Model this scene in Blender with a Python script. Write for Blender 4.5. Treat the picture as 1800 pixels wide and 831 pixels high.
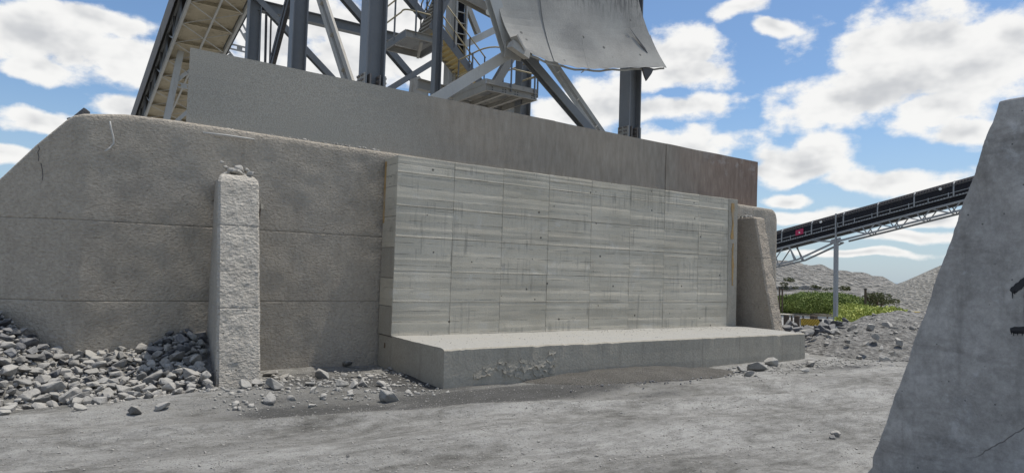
import bpy, bmesh, math, random
import numpy as np
from mathutils import Vector, Matrix

for o in list(bpy.data.objects): bpy.data.objects.remove(o)
scn = bpy.context.scene
COL = scn.collection

# ------------------------------------------------------------------ camera
F = 1180.0; CX, CY, CAMH = 900.0, 415.5, 1.7
R = np.array([[0.8279, -0.0546, -0.5582], [-0.5600, -0.0234, -0.8282], [0.0322, 0.9982, -0.0500]])
cam = bpy.data.cameras.new('camera'); cam.sensor_width = 36; cam.lens = F / 1800 * 36
cam.clip_start = 0.05; cam.clip_end = 20000
camo = bpy.data.objects.new('camera', cam); COL.objects.link(camo)
camo.matrix_world = Matrix([[*R[0], 0], [*R[1], 0], [*R[2], CAMH], [0, 0, 0, 1]])
scn.camera = camo
scn.render.resolution_x, scn.render.resolution_y = 1024, 472
# surveyed positions: a sight line through the photograph meeting a known plane of the site
def sight(px, py): return R @ np.array([px - CX, -(py - CY), -F])
def atY(px, py, Y): r = sight(px, py); return Vector((0, 0, CAMH)) + Vector(r * (Y / r[1]))
def atX(px, py, X): r = sight(px, py); return Vector((0, 0, CAMH)) + Vector(r * (X / r[0]))
def atZ(px, py, Z=0.0): r = sight(px, py); return Vector((0, 0, CAMH)) + Vector(r * ((Z - CAMH) / r[2]))
def atD(px, py, D): r = sight(px, py) / F; return Vector((0, 0, CAMH)) + Vector(r * D)

# ------------------------------------------------------------------ light, sky, exposure
SUN_EL, SUN_AZ = math.radians(72), math.radians(94)      # azimuth measured from +Y towards +X
sdir = Vector((math.cos(SUN_EL) * math.sin(SUN_AZ), math.cos(SUN_EL) * math.cos(SUN_AZ), math.sin(SUN_EL)))
sl = bpy.data.lights.new('sun', 'SUN'); sl.energy = 3.6; sl.angle = math.radians(0.6); sl.color = (1, 0.945, 0.86)
so = bpy.data.objects.new('sun', sl); COL.objects.link(so); so.rotation_euler = sdir.to_track_quat('Z', 'Y').to_euler()
so.location = (0, 0, 60)
scn.view_settings.view_transform = 'Standard'; scn.view_settings.look = 'None'
scn.view_settings.exposure = 0.14; scn.view_settings.gamma = 1
SKY_STRENGTH = 0.115

def az_el(px, py):
    r = sight(px, py); r = r / np.linalg.norm(r); return math.atan2(r[0], r[1]), math.asin(r[2])
CLOUDS = [(70, 70, 190, 62), (235, 105, 95, 55), (190, 35, 120, 25), (60, 126, 85, 20), (70, 214, 85, 24), (5, 276, 40, 20), (215, 186, 55, 25),
          (540, 35, 130, 62), (650, 100, 150, 60), (560, 130, 110, 50), (480, 60, 80, 60), (700, 30, 60, 35), (395, 120, 60, 40),
          (1195, 85, 75, 42), (1180, 130, 110, 32), (1195, 192, 120, 24), (1065, 178, 95, 40), (1195, 255, 125, 30), (1010, 190, 60, 30),
          (1590, 80, 215, 72), (1480, 180, 130, 48), (1690, 120, 175, 78), (1560, 145, 200, 60), (1650, 195, 120, 34), (1380, 45, 34, 16), (1310, 18, 70, 16), (1760, 50, 60, 45),
          (1420, 278, 92, 36), (1400, 300, 110, 20), (1560, 322, 135, 26), (1715, 232, 70, 26), (1388, 348, 42, 13), (1425, 382, 100, 14), (1580, 415, 120, 11), (1640, 385, 90, 12), (1500, 445, 140, 8), (1780, 330, 90, 40)]
w = bpy.data.worlds.new('World'); scn.world = w; w.use_nodes = True
nt = w.node_tree; nt.nodes.clear()

class NT:
    """small wrapper to wire shader nodes"""
    def __init__(s, t): s.t = t; s.n = t.nodes; s.l = t.links
    def new(s, k, **kw):
        x = s.n.new(k)
        for a, b in kw.items(): setattr(x, a, b)
        return x
    def put(s, sock, v):
        if v is None: return
        if isinstance(v, bpy.types.NodeSocket): s.l.new(v, sock)
        else:
            if isinstance(v, (tuple, list)) and len(v) == 3 and sock.type == 'RGBA': v = (*v, 1)
            sock.default_value = v
    def math(s, op, a, b=None, c=None, clamp=False):
        x = s.new('ShaderNodeMath', operation=op, use_clamp=clamp)
        s.put(x.inputs[0], a); s.put(x.inputs[1], b)
        if c is not None: s.put(x.inputs[2], c)
        return x.outputs[0]
    def vec(s, op, a, b=None):
        x = s.new('ShaderNodeVectorMath', operation=op); s.put(x.inputs[0], a); s.put(x.inputs[1], b)
        return x.outputs['Value'] if op in ('LENGTH', 'DOT_PRODUCT') else x.outputs[0]
    def noise(s, co, scale, detail=5, rough=0.55, dist=0.0):
        x = s.new('ShaderNodeTexNoise'); s.put(x.inputs['Vector'], co); x.inputs['Scale'].default_value = scale
        x.inputs['Detail'].default_value = detail; x.inputs['Roughness'].default_value = rough; x.inputs['Distortion'].default_value = dist
        return x.outputs['Fac']
    def vor(s, co, scale, feature='F1', rnd=1.0):
        x = s.new('ShaderNodeTexVoronoi', feature=feature); s.put(x.inputs['Vector'], co); x.inputs['Scale'].default_value = scale
        x.inputs['Randomness'].default_value = rnd
        return x
    def step(s, v, a, b, lo=0.0, hi=1.0):
        x = s.new('ShaderNodeMapRange', interpolation_type='SMOOTHSTEP')
        s.put(x.inputs[0], v); s.put(x.inputs[1], a); s.put(x.inputs[2], b); s.put(x.inputs[3], lo); s.put(x.inputs[4], hi)
        return x.outputs[0]
    def ramp(s, v, stops):
        x = s.new('ShaderNodeValToRGB'); s.put(x.inputs[0], v); e = x.color_ramp.elements
        while len(e) < len(stops): e.new(0.5)
        for el, (p, c) in zip(e, stops): el.position = p; el.color = (*c, 1)
        return x.outputs[0]
    def mix(s, f, a, b, blend='MIX'):
        x = s.new('ShaderNodeMix', data_type='RGBA', blend_type=blend)
        s.put(x.inputs[0], f); s.put(x.inputs[6], a); s.put(x.inputs[7], b)
        return x.outputs[2]
    def scale3(s, co, v): return s.vec('MULTIPLY', co, v)

# cloud density as a node group of (azimuth, elevation)
cg = bpy.data.node_groups.new('cloud_density', 'ShaderNodeTree')
cg.interface.new_socket('P', in_out='INPUT', socket_type='NodeSocketVector')
cg.interface.new_socket('Density', in_out='OUTPUT', socket_type='NodeSocketFloat'); cg.interface.new_socket('Body', in_out='OUTPUT', socket_type='NodeSocketFloat')
g = NT(cg); gi = g.new('NodeGroupInput'); go = g.new('NodeGroupOutput'); P = gi.outputs[0]
warpn = g.new('ShaderNodeTexNoise'); g.put(warpn.inputs['Vector'], P); warpn.inputs['Scale'].default_value = 9; warpn.inputs['Detail'].default_value = 2
warp = g.vec('MULTIPLY', g.vec('SUBTRACT', warpn.outputs['Color'], (0.5, 0.5, 0.5)), (0.075, 0.05, 0))
Pw = g.vec('ADD', P, warp)
acc = None
for (cx_, cy_, rx, ry) in CLOUDS:
    u0, v0 = az_el(cx_, cy_); ua, va = az_el(cx_ + rx, cy_); ub, vb = az_el(cx_, cy_ - ry)
    a_ = max(abs(ua - u0), 1e-3) * 1.12; b_ = max(abs(vb - v0), 1e-3) * 1.18
    dv = g.vec('MULTIPLY', g.vec('SUBTRACT', Pw, (u0, v0, 0)), (1 / a_, 1 / b_, 0))
    q = g.math('SUBTRACT', 1.0, g.vec('LENGTH', dv))
    if acc is None: acc = q
    else:
        m_ = g.new('ShaderNodeMath', operation='SMOOTH_MAX'); g.put(m_.inputs[0], acc); g.put(m_.inputs[1], q); m_.inputs[2].default_value = 0.12
        acc = m_.outputs[0]
# fair-weather clouds over the rest of the sky
uc, vc = az_el(900, 250)
away = g.vec('LENGTH', g.vec('MULTIPLY', g.vec('SUBTRACT', P, (uc, vc, 0)), (1 / 0.85, 1 / 0.55, 0)))
gen = g.math('SUBTRACT', g.math('MULTIPLY', g.noise(g.scale3(P, (1, 2.0, 1)), 3.2, 3, 0.5), 3.4), 1.75)
gen = g.math('SUBTRACT', gen, g.step(away, 0.85, 1.25, 3.0, 0.0))
acc = g.math('MAXIMUM', acc, gen); acc = g.math('MAXIMUM', acc, -0.9)
f1 = g.noise(g.scale3(P, (1, 1.5, 1)), 15, 9, 0.57)
den = g.math('ADD', acc, g.math('MULTIPLY', g.math('SUBTRACT', f1, 0.5), 1.9))
g.l.new(den, go.inputs[0]); g.l.new(f1, go.inputs[1])

k = NT(nt)
tc = k.new('ShaderNodeTexCoord'); sep = k.new('ShaderNodeSeparateXYZ'); k.put(sep.inputs[0], tc.outputs['Generated'])
az = k.math('ARCTAN2', sep.outputs[0], sep.outputs[1]); el = k.math('ARCSINE', sep.outputs[2])
cmb = k.new('ShaderNodeCombineXYZ'); k.put(cmb.inputs[0], az); k.put(cmb.inputs[1], el)
def dens(p):
    n_ = k.new('ShaderNodeGroup'); n_.node_tree = cg; k.put(n_.inputs[0], p); return n_.outputs
d0, fd0 = dens(cmb.outputs[0])[:2]
P1 = k.vec('ADD', cmb.outputs[0], (0.012, 0.04, 0))
fd1 = k.noise(k.scale3(P1, (1, 1.5, 1)), 15, 3, 0.55)   # billows nearer the sun shade the ones below
d1 = k.math('ADD', d0, k.math('MULTIPLY', k.math('SUBTRACT', fd1, fd0), 2.6))
alpha = k.step(d0, -0.05, 0.4)
alpha = k.math('MULTIPLY', alpha, k.step(sep.outputs[2], 0.0, 0.03))
depthv = k.step(d1, 0.25, 1.5)
sky = k.new('ShaderNodeTexSky', sky_type='NISHITA'); sky.sun_disc = False; sky.sun_elevation = SUN_EL; sky.sun_rotation = SUN_AZ
sky.altitude = 0; sky.air_density = 1.0; sky.dust_density = 0.6; sky.ozone_density = 1.6
ccol = k.mix(depthv, (7.5, 7.45, 7.3), (4.7, 4.8, 4.95))
skyc = k.mix(1.0, sky.outputs[0], (0.80, 0.92, 1.02), 'MULTIPLY')
# thin veil of moisture towards the horizon
veil = k.step(sep.outputs[2], 0.0, 0.26, 0.6, 0.0)
skyc = k.mix(veil, skyc, (3.5, 4.4, 5.5))
bgc = k.mix(k.math('MULTIPLY', alpha, 0.97), skyc, ccol)
bg = k.new('ShaderNodeBackground'); k.put(bg.inputs[0], bgc); bg.inputs[1].default_value = SKY_STRENGTH
wo = k.new('ShaderNodeOutputWorld'); k.l.new(bg.outputs[0], wo.inputs[0])

# ------------------------------------------------------------------ numpy noise
def _h(i, j, l, s):
    n = (i.astype(np.int64) * 374761393 + j.astype(np.int64) * 668265263 + l.astype(np.int64) * 2147483647 + s * 974634777) & 0xFFFFFFFF
    n = ((n ^ (n >> 13)) * 1274126177) & 0xFFFFFFFF
    n = ((n ^ (n >> 16)) * 2246822519) & 0xFFFFFFFF
    return ((n ^ (n >> 15)) & 0xFFFFFF) / 0xFFFFFF
def vnoise(x, y, z=None, seed=0):
    x = np.asarray(x, float); y = np.asarray(y, float); z = np.zeros_like(x) if z is None else np.asarray(z, float)
    xi, yi, zi = np.floor(x), np.floor(y), np.floor(z); fx, fy, fz = x - xi, y - yi, z - zi
    fx, fy, fz = [t * t * (3 - 2 * t) for t in (fx, fy, fz)]
    r = 0
    for a in (0, 1):
        for b in (0, 1):
            for c in (0, 1):
                r = r + _h(xi + a, yi + b, zi + c, seed) * (fx if a else 1 - fx) * (fy if b else 1 - fy) * (fz if c else 1 - fz)
    return r * 2 - 1
def fbm(x, y, z=None, oct=4, seed=0, gain=0.5):
    x = np.asarray(x, float); y = np.asarray(y, float); z = np.zeros_like(x) if z is None else np.asarray(z, float)
    r = 0; a = 1; f = 1; t = 0
    for o in range(oct):
        r = r + a * vnoise(x * f, y * f, z * f, seed + o * 7); t += a; a *= gain; f *= 2.03
    return r / t
def sstep(x, a, b): t = np.clip((np.asarray(x, float) - a) / (b - a), 0, 1); return t * t * (3 - 2 * t)

# ------------------------------------------------------------------ materials
MATS = {}
def material(name):
    m = bpy.data.materials.new(name); m.use_nodes = True; t = m.node_tree; t.nodes.clear()
    x = NT(t); x.b = x.new('ShaderNodeBsdfPrincipled'); o = x.new('ShaderNodeOutputMaterial'); x.l.new(x.b.outputs[0], o.inputs[0])
    x.b.inputs['Roughness'].default_value = 0.9; x.b.inputs['Specular IOR Level'].default_value = 0.25
    x.pos = x.new('ShaderNodeNewGeometry').outputs['Position']; tcx = x.new('ShaderNodeTexCoord'); x.obj = tcx.outputs['Object']
    x.rnd = x.new('ShaderNodeObjectInfo').outputs['Random']
    MATS[name] = m; return x
def bump(x, h, strength=0.5, dist=0.02, normal=None):
    b = x.new('ShaderNodeBump'); b.inputs['Strength'].default_value = strength; b.inputs['Distance'].default_value = dist
    x.put(b.inputs['Height'], h)
    if normal is not None: x.l.new(normal, b.inputs['Normal'])
    return b.outputs[0]
def color(x, c): x.put(x.b.inputs['Base Color'], c)
def vary(x, c, amt): # brightness variation by a factor socket in 0..1 around 1
    v = x.math('ADD', x.math('MULTIPLY', amt[0], amt[1]), 1 - amt[1] / 2)
    cc = x.new('ShaderNodeCombineXYZ'); [x.put(cc.inputs[i], v) for i in range(3)]
    return x.mix(1.0, c, cc.outputs[0], 'MULTIPLY')

def rough_concrete(name, c0, c1, relief=0.03, fine=26, pit=0.6, streak=0.3, peel=0.55):
    x = material(name); p = x.pos
    n1 = x.noise(p, 0.7, 6, 0.6); n2 = x.noise(p, 5, 6, 0.65); n3 = x.noise(p, fine, 5, 0.6)
    c = x.ramp(x.math('ADD', x.math('MULTIPLY', n1, 0.5), x.math('MULTIPLY', n2, 0.5)), [(0.3, c0), (0.7, c1)])
    c = vary(x, c, (n3, 0.55))
    st = x.noise(x.scale3(p, (3.5, 3.5, 0.25)), 1.5, 5, 0.6)
    c = x.mix(x.step(st, 0.52, 0.75, 0, streak), c, tuple(v * 0.55 for v in c0))
    vp = x.vor(p, 9); pm = x.step(vp.outputs['Distance'], 0.0, 0.16, 1, 0); sel = x.step(x.noise(p, 3, 2), 0.55, 0.62)
    pm = x.math('MULTIPLY', pm, sel)
    c = x.mix(x.math('MULTIPLY', pm, pit), c, tuple(v * 0.3 for v in c0))
    color(x, c)
    vl = x.vor(x.vec('ADD', p, x.vec('MULTIPLY', x.new('ShaderNodeTexNoise').outputs['Color'], (0, 0, 0))), fine * 0.8, 'SMOOTH_F1')
    n4 = x.noise(x.scale3(p, (1, 1, 1.7)), fine * 0.95, 3, 0.6)
    h = x.math('ADD', x.math('MULTIPLY', n3, 0.8), x.math('MULTIPLY', n4, peel * 2.2))
    c = vary(x, c, (x.step(n4, 0.3, 0.65), 0.28 * peel)); color(x, c)
    h = x.math('ADD', h, x.math('MULTIPLY', vl.outputs['Distance'], 0.4))
    h = x.math('SUBTRACT', h, x.math('MULTIPLY', pm, 0.6))
    x.l.new(bump(x, h, 0.85, relief), x.b.inputs['Normal'])
    return x
rough_concrete('wall_concrete', (0.325, 0.287, 0.235), (0.46, 0.412, 0.343), 0.03, 22, 0.6, 0.2)
rough_concrete('pillar_concrete', (0.37, 0.342, 0.295), (0.53, 0.495, 0.435), 0.045, 22, 0.9, 0.12)
rough_concrete('buttress_concrete', (0.33, 0.285, 0.23), (0.47, 0.41, 0.335), 0.035, 24, 0.5, 0.15)
SL = rough_concrete('slab_concrete', (0.31, 0.285, 0.235), (0.41, 0.38, 0.318), 0.006, 30, 0.2, 0.35, 0.1)

def add_dust(x, col, lo=0.75, hi=0.98):
    src = x.b.inputs['Base Color'].links[0].from_socket; geo = x.new('ShaderNodeNewGeometry'); sp3 = x.new('ShaderNodeSeparateXYZ'); x.l.new(geo.outputs['True Normal'], sp3.inputs[0])
    n = x.noise(x.scale3(x.pos, (1, 1.6, 1)), 3.0, 7, 0.7); d_ = vary(x, col, (x.noise(x.pos, 45, 4, 0.7), 0.5))
    m_ = x.math('MULTIPLY', x.step(sp3.outputs[2], lo, hi), x.step(n, 0.3, 0.5, 0.55, 1.0)); x.put(x.b.inputs['Base Color'], x.mix(m_, src, d_))
add_dust(SL, (0.33, 0.323, 0.298))
def cast_concrete():
    x = material('cast_concrete'); p = x.pos; sp = x.new('ShaderNodeSeparateXYZ'); x.put(sp.inputs[0], p); Z = sp.outputs[2]
    base = x.ramp(x.noise(p, 0.8, 7, 0.62), [(0.3, (0.47, 0.43, 0.345)), (0.7, (0.61, 0.562, 0.462))]); base = vary(x, base, (x.rnd, 0.05))
    # boards of the formwork: each its own tone, with a broken line where two meet
    zw = x.math('ADD', Z, x.math('MULTIPLY', x.noise(x.scale3(p, (0.8, 1, 0.6)), 1.3, 3, 0.5), 0.02)); bz = x.math('MULTIPLY', zw, 5.2)
    wn = x.new('ShaderNodeTexWhiteNoise', noise_dimensions='1D'); x.put(wn.inputs['W'], x.math('FLOOR', bz)); base = vary(x, base, (wn.outputs['Value'], 0.15))
    fr = x.math('ABSOLUTE', x.math('SUBTRACT', x.math('FRACT', bz), 0.5)); brk = x.step(x.noise(x.scale3(p, (1.2, 1, 3)), 2.4, 5, 0.65), 0.44, 0.58)
    ln = x.math('MULTIPLY', x.step(fr, 0.455, 0.495), brk); base = x.mix(x.math('MULTIPLY', ln, 0.6), base, (0.16, 0.15, 0.125))
    hs = x.noise(x.scale3(p, (0.16, 1, 3.4)), 2.2, 6, 0.6, 0.2); base = x.mix(x.step(hs, 0.5, 0.7, 0, 0.38), base, (0.27, 0.255, 0.215))
    lime = x.step(x.noise(p, 2.1, 8, 0.7, 0.6), 0.56, 0.66, 0, 0.45); base = x.mix(lime, base, (0.62, 0.595, 0.53))
    # dribbles of grout
    area = x.step(x.noise(x.scale3(p, (1, 1, 1.7)), 1.3, 4, 0.55), 0.48, 0.56); vs = x.noise(x.scale3(p, (9, 1, 0.45)), 1.7, 7, 0.7, 0.25)
    vm = x.math('MULTIPLY', x.step(vs, 0.5, 0.66), area); base = x.mix(x.math('MULTIPLY', vm, 0.5), base, (0.21, 0.197, 0.168))
    blot = x.step(x.noise(p, 3.6, 8, 0.7, 0.8), 0.6, 0.72, 0, 0.5); base = x.mix(blot, base, (0.26, 0.245, 0.21))
    fine = x.noise(p, 42, 5, 0.7); base = vary(x, base, (fine, 0.45))
    pit = x.step(x.vor(p, 3.1).outputs['Distance'], 0.05, 0.08, 1, 0); base = x.mix(x.math('MULTIPLY', pit, 0.85), base, (0.08, 0.075, 0.065))
    color(x, base)
    h = x.math('ADD', x.math('MULTIPLY', hs, 0.5), x.math('MULTIPLY', fine, 0.45)); h = x.math('ADD', h, x.math('MULTIPLY', vs, 0.25))
    h = x.math('SUBTRACT', h, x.math('MULTIPLY', pit, 0.6)); h = x.math('SUBTRACT', h, x.math('MULTIPLY', ln, 0.4))
    x.l.new(bump(x, h, 0.75, 0.018), x.b.inputs['Normal'])
cast_concrete()

def fore_concrete():
    x = material('smooth_concrete'); p = x.pos
    n = x.noise(p, 1.5, 10, 0.7, 0.4); n2 = x.noise(p, 6, 9, 0.72, 0.2)
    c = x.ramp(x.math('ADD', x.math('MULTIPLY', n, 0.65), x.math('MULTIPLY', n2, 0.35)), [(0.36, (0.27, 0.258, 0.24)), (0.5, (0.36, 0.347, 0.327)), (0.64, (0.47, 0.455, 0.435))])
    st = x.noise(x.scale3(p, (1, 6, 0.6)), 1.6, 5, 0.6); c = x.mix(x.step(st, 0.52, 0.72, 0, 0.35), c, (0.17, 0.162, 0.152))
    hz = x.noise(x.scale3(p, (1, 0.5, 3.2)), 1.7, 6, 0.65, 0.5); c = x.mix(x.step(hz, 0.52, 0.7, 0, 0.5), c, (0.18, 0.17, 0.155))
    ef = x.step(x.noise(p, 3.1, 9, 0.72, 0.3), 0.58, 0.68); c = x.mix(x.math('MULTIPLY', ef, 0.55), c, (0.5, 0.5, 0.5))
    br = x.step(x.noise(p, 0.9, 4, 0.5), 0.58, 0.72); c = x.mix(x.math('MULTIPLY', br, 0.3), c, (0.24, 0.2, 0.16))
    fine = x.noise(p, 70, 5, 0.8); c = vary(x, c, (fine, 0.5)); mid = x.noise(p, 16, 7, 0.75); c = vary(x, c, (x.step(mid, 0.3, 0.7), 0.28)); mo = x.noise(p, 2.6, 10, 0.74, 0.3); c = vary(x, c, (x.step(mo, 0.35, 0.65), 0.25))
    pit = x.math('MULTIPLY', x.step(x.vor(p, 13).outputs['Distance'], 0.06, 0.11, 1, 0), x.step(x.noise(p, 4, 2), 0.5, 0.56)); c = x.mix(x.math('MULTIPLY', pit, 0.8), c, (0.06, 0.06, 0.06))
    ck = x.vor(x.vec('ADD', p, x.vec('MULTIPLY', warpc(x, p), (0.22, 0.22, 0.22))), 0.55, 'DISTANCE_TO_EDGE').outputs['Distance']
    ckm = x.math('MULTIPLY', x.step(ck, 0.0, 0.004, 1, 0), x.step(x.noise(p, 1.1, 2), 0.55, 0.62)); c = x.mix(x.math('MULTIPLY', ckm, 0.7), c, (0.07, 0.065, 0.06))
    color(x, c)
    h = x.math('ADD', n2, x.math('MULTIPLY', fine, 0.15)); h = x.math('SUBTRACT', h, x.math('MULTIPLY', pit, 0.5)); h = x.math('SUBTRACT', h, x.math('MULTIPLY', ckm, 0.5))
    x.l.new(bump(x, h, 0.5, 0.01), x.b.inputs['Normal']); x.b.inputs['Roughness'].default_value = 0.75
def warpc(x, p):
    t = x.new('ShaderNodeTexNoise'); x.put(t.inputs['Vector'], p); t.inputs['Scale'].default_value = 2.2; t.inputs['Detail'].default_value = 5
    return t.outputs['Color']
fore_concrete()

def plain(name, c, rough=0.6, metal=0.0, var=0.35, scale=3.0, b=0.0, stain=None, spec=0.4):
    x = material(name); n = x.noise(x.pos, scale, 6, 0.65); cc = vary(x, c, (n, var))
    cc = vary(x, cc, (x.noise(x.pos, scale * 9, 4, 0.6), var * 0.5))
    if stain: cc = x.mix(x.step(x.noise(x.scale3(x.pos, (2, 2, 0.5)), 2.3, 6, 0.65), 0.52, 0.72, 0, stain[1]), cc, stain[0])
    color(x, cc); x.b.inputs['Roughness'].default_value = rough; x.b.inputs['Metallic'].default_value = metal
    x.b.inputs['Specular IOR Level'].default_value = spec
    if b: x.l.new(bump(x, x.noise(x.pos, 40, 4, 0.6), 0.5, b), x.b.inputs['Normal'])
    return x
plain('grey_steel', (0.185, 0.195, 0.205), 0.5, 0, 0.35, 1.5, 0, ((0.26, 0.24, 0.21), 0.45))
plain('pale_steel', (0.44, 0.44, 0.42), 0.5, 0, 0.3, 1.5, 0, ((0.24, 0.2, 0.16), 0.4))
plain('dusty_steel', (0.36, 0.345, 0.31), 0.7, 0, 0.4, 2.5, 0, ((0.17, 0.13, 0.1), 0.5))
plain('dark_steel', (0.07, 0.07, 0.075), 0.55, 0, 0.4, 3, 0, ((0.2, 0.17, 0.14), 0.5))
plain('tread_steel', (0.44, 0.36, 0.19), 0.8, 0, 0.4, 4)
plain('floor_sheet', (0.45, 0.39, 0.28), 0.85, 0, 0.45, 1.6, 0, ((0.2, 0.17, 0.12), 0.6))
plain('cover_sheet', (0.23, 0.215, 0.2), 0.8, 0, 0.3, 3)
plain('black_sheet', (0.022, 0.022, 0.026), 0.75, 0, 0.5, 2, 0, ((0.07, 0.06, 0.055), 0.4), 0.15)
plain('rail_steel', (0.42, 0.36, 0.23), 0.6)
plain('galvanised', (0.38, 0.40, 0.41), 0.5, 0.0, 0.3, 2, 0, ((0.25, 0.2, 0.16), 0.35))
plain('bolt_steel', (0.2, 0.18, 0.165), 0.6)
plain('orange_foam', (0.40, 0.26, 0.11), 0.85, 0, 0.8, 7, 0.01, ((0.36, 0.34, 0.3), 0.8))
plain('rust_stain', (0.15, 0.10, 0.065), 0.9, 0, 0.8, 7)
plain('black_paint', (0.018, 0.018, 0.022), 0.55, 0, 0.3, 12)
plain('yellow_paint', (0.62, 0.42, 0.06), 0.6, 0, 0.3, 8)
plain('cable', (0.5, 0.49, 0.46), 0.7)
plain('timber', (0.10, 0.075, 0.055), 0.9, 0, 0.4, 6)
plain('red_sign', (0.42, 0.03, 0.09), 0.5)
plain('white_sign', (0.75, 0.75, 0.72), 0.5)
plain('lamp_glass', (0.85, 0.85, 0.8), 0.2)
plain('joint_gap', (0.11, 0.105, 0.10), 0.95)
plain('sea_water', (0.06, 0.13, 0.22), 0.35)
plain('road_dust', (0.42, 0.40, 0.36), 0.95)
plain('flake', (0.31, 0.293, 0.25), 0.9, 0, 0.4, 9, 0.01)
plain('scrap', (0.3, 0.27, 0.22), 0.9, 0, 1.2, 3)
plain('bark', (0.11, 0.085, 0.06), 0.95, 0, 0.4, 9)

def plate_mat():   # barrier plate: dusted at one end, rust brown bare steel at the other
    x = material('barrier_plate'); p = x.pos
    sx = x.new('ShaderNodeSeparateXYZ'); x.put(sx.inputs[0], p)
    n = x.noise(p, 0.55, 6, 0.6); fine = x.noise(p, 55, 4, 0.7); med = x.noise(x.scale3(p, (6, 1, 1.4)), 1.6, 6, 0.65)
    dust = x.ramp(fine, [(0.3, (0.27, 0.25, 0.21)), (0.7, (0.44, 0.415, 0.36))])
    rust = x.ramp(med, [(0.25, (0.17, 0.12, 0.093)), (0.55, (0.25, 0.18, 0.14)), (0.8, (0.33, 0.26, 0.21))])
    brown = x.ramp(med, [(0.3, (0.26, 0.225, 0.18)), (0.7, (0.36, 0.32, 0.265))])
    t = x.math('ADD', sx.outputs[0], x.math('MULTIPLY', x.math('SUBTRACT', n, 0.5), 4.0))
    c = x.mix(x.step(t, 3.4, 7.4), dust, brown); c = x.mix(x.step(t, 11.0, 15.5), c, rust)
    lime = x.math('MULTIPLY', x.step(x.noise(p, 2.4, 6, 0.7), 0.52, 0.66), x.step(sx.outputs[0], 12.5, 14.2)); lime = x.math('MULTIPLY', lime, x.step(sx.outputs[2], 4.0, 4.6))
    c = x.mix(x.math('MULTIPLY', lime, 0.55), c, (0.40, 0.38, 0.36))
    color(x, c); x.b.inputs['Roughness'].default_value = 0.75
    x.l.new(bump(x, x.math('ADD', fine, x.math('MULTIPLY', n, 2)), 0.45, 0.012), x.b.inputs['Normal'])
plate_mat()
def chute_mat():
    x = material('chute_plate'); p = x.pos
    n = x.noise(p, 1.0, 7, 0.62); fine = x.noise(p, 70, 3, 0.7)
    c = x.ramp(n, [(0.3, (0.27, 0.265, 0.25)), (0.7, (0.39, 0.385, 0.36))]); c = vary(x, c, (fine, 0.35))
    sp = x.math('MULTIPLY', x.step(x.vor(p, 3.4).outputs['Distance'], 0.09, 0.16, 1, 0), x.step(x.noise(p, 0.9, 2), 0.47, 0.55)); c = x.mix(x.math('MULTIPLY', sp, 0.8), c, (0.09, 0.09, 0.088))
    dr = x.noise(x.scale3(p, (7, 1, 1)), 2, 5, 0.7); sz = x.new('ShaderNodeSeparateXYZ'); x.put(sz.inputs[0], p)
    wet = x.math('MULTIPLY', x.step(dr, 0.45, 0.6), x.step(sz.outputs[2], 7.6, 8.6)); c = x.mix(x.math('MULTIPLY', wet, 0.75), c, (0.10, 0.10, 0.10))
    color(x, c); x.b.inputs['Roughness'].default_value = 0.95; x.b.inputs['Specular IOR Level'].default_value = 0.05
    x.l.new(bump(x, x.math('ADD', fine, x.math('MULTIPLY', n, 3)), 0.5, 0.015), x.b.inputs['Normal'])
chute_mat()
def rock_mat(name, c0, c1, dusty):
    x = material(name); p = x.vec('ADD', x.obj, x.vec('MULTIPLY', (7, 7, 7), None))
    cx3 = x.new('ShaderNodeCombineXYZ'); [x.put(cx3.inputs[i], x.math('MULTIPLY', x.rnd, 37.0)) for i in range(3)]
    p = x.vec('ADD', x.obj, cx3.outputs[0])
    n = x.noise(p, 3.5, 7, 0.65); c = x.ramp(n, [(0.3, c0), (0.7, c1)]); c = vary(x, c, (x.rnd, 0.8)); c = vary(x, c, (x.noise(p, 30, 4, 0.7), 0.5))
    geo = x.new('ShaderNodeNewGeometry'); sn = x.new('ShaderNodeSeparateXYZ'); x.l.new(geo.outputs['Normal'], sn.inputs[0])
    # settled dust lies on whatever faces up
    du = x.math('MULTIPLY', x.step(x.math('ADD', sn.outputs[2], x.math('MULTIPLY', x.math('SUBTRACT', n, 0.5), 0.9)), 0.1, 0.85), dusty)
    c = x.mix(du, c, (0.42, 0.405, 0.37)); color(x, c)
    x.l.new(bump(x, x.math('ADD', n, x.math('MULTIPLY', x.noise(p, 16, 5, 0.65), 0.5)), 0.7, 0.03), x.b.inputs['Normal'])
rock_mat('pale_rock', (0.19, 0.182, 0.17), (0.34, 0.325, 0.30), 0.65)
rock_mat('dark_rock', (0.07, 0.072, 0.08), (0.15, 0.152, 0.16), 0.35)
rock_mat('dusty_rock', (0.25, 0.24, 0.22), (0.38, 0.365, 0.335), 0.7)

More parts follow.
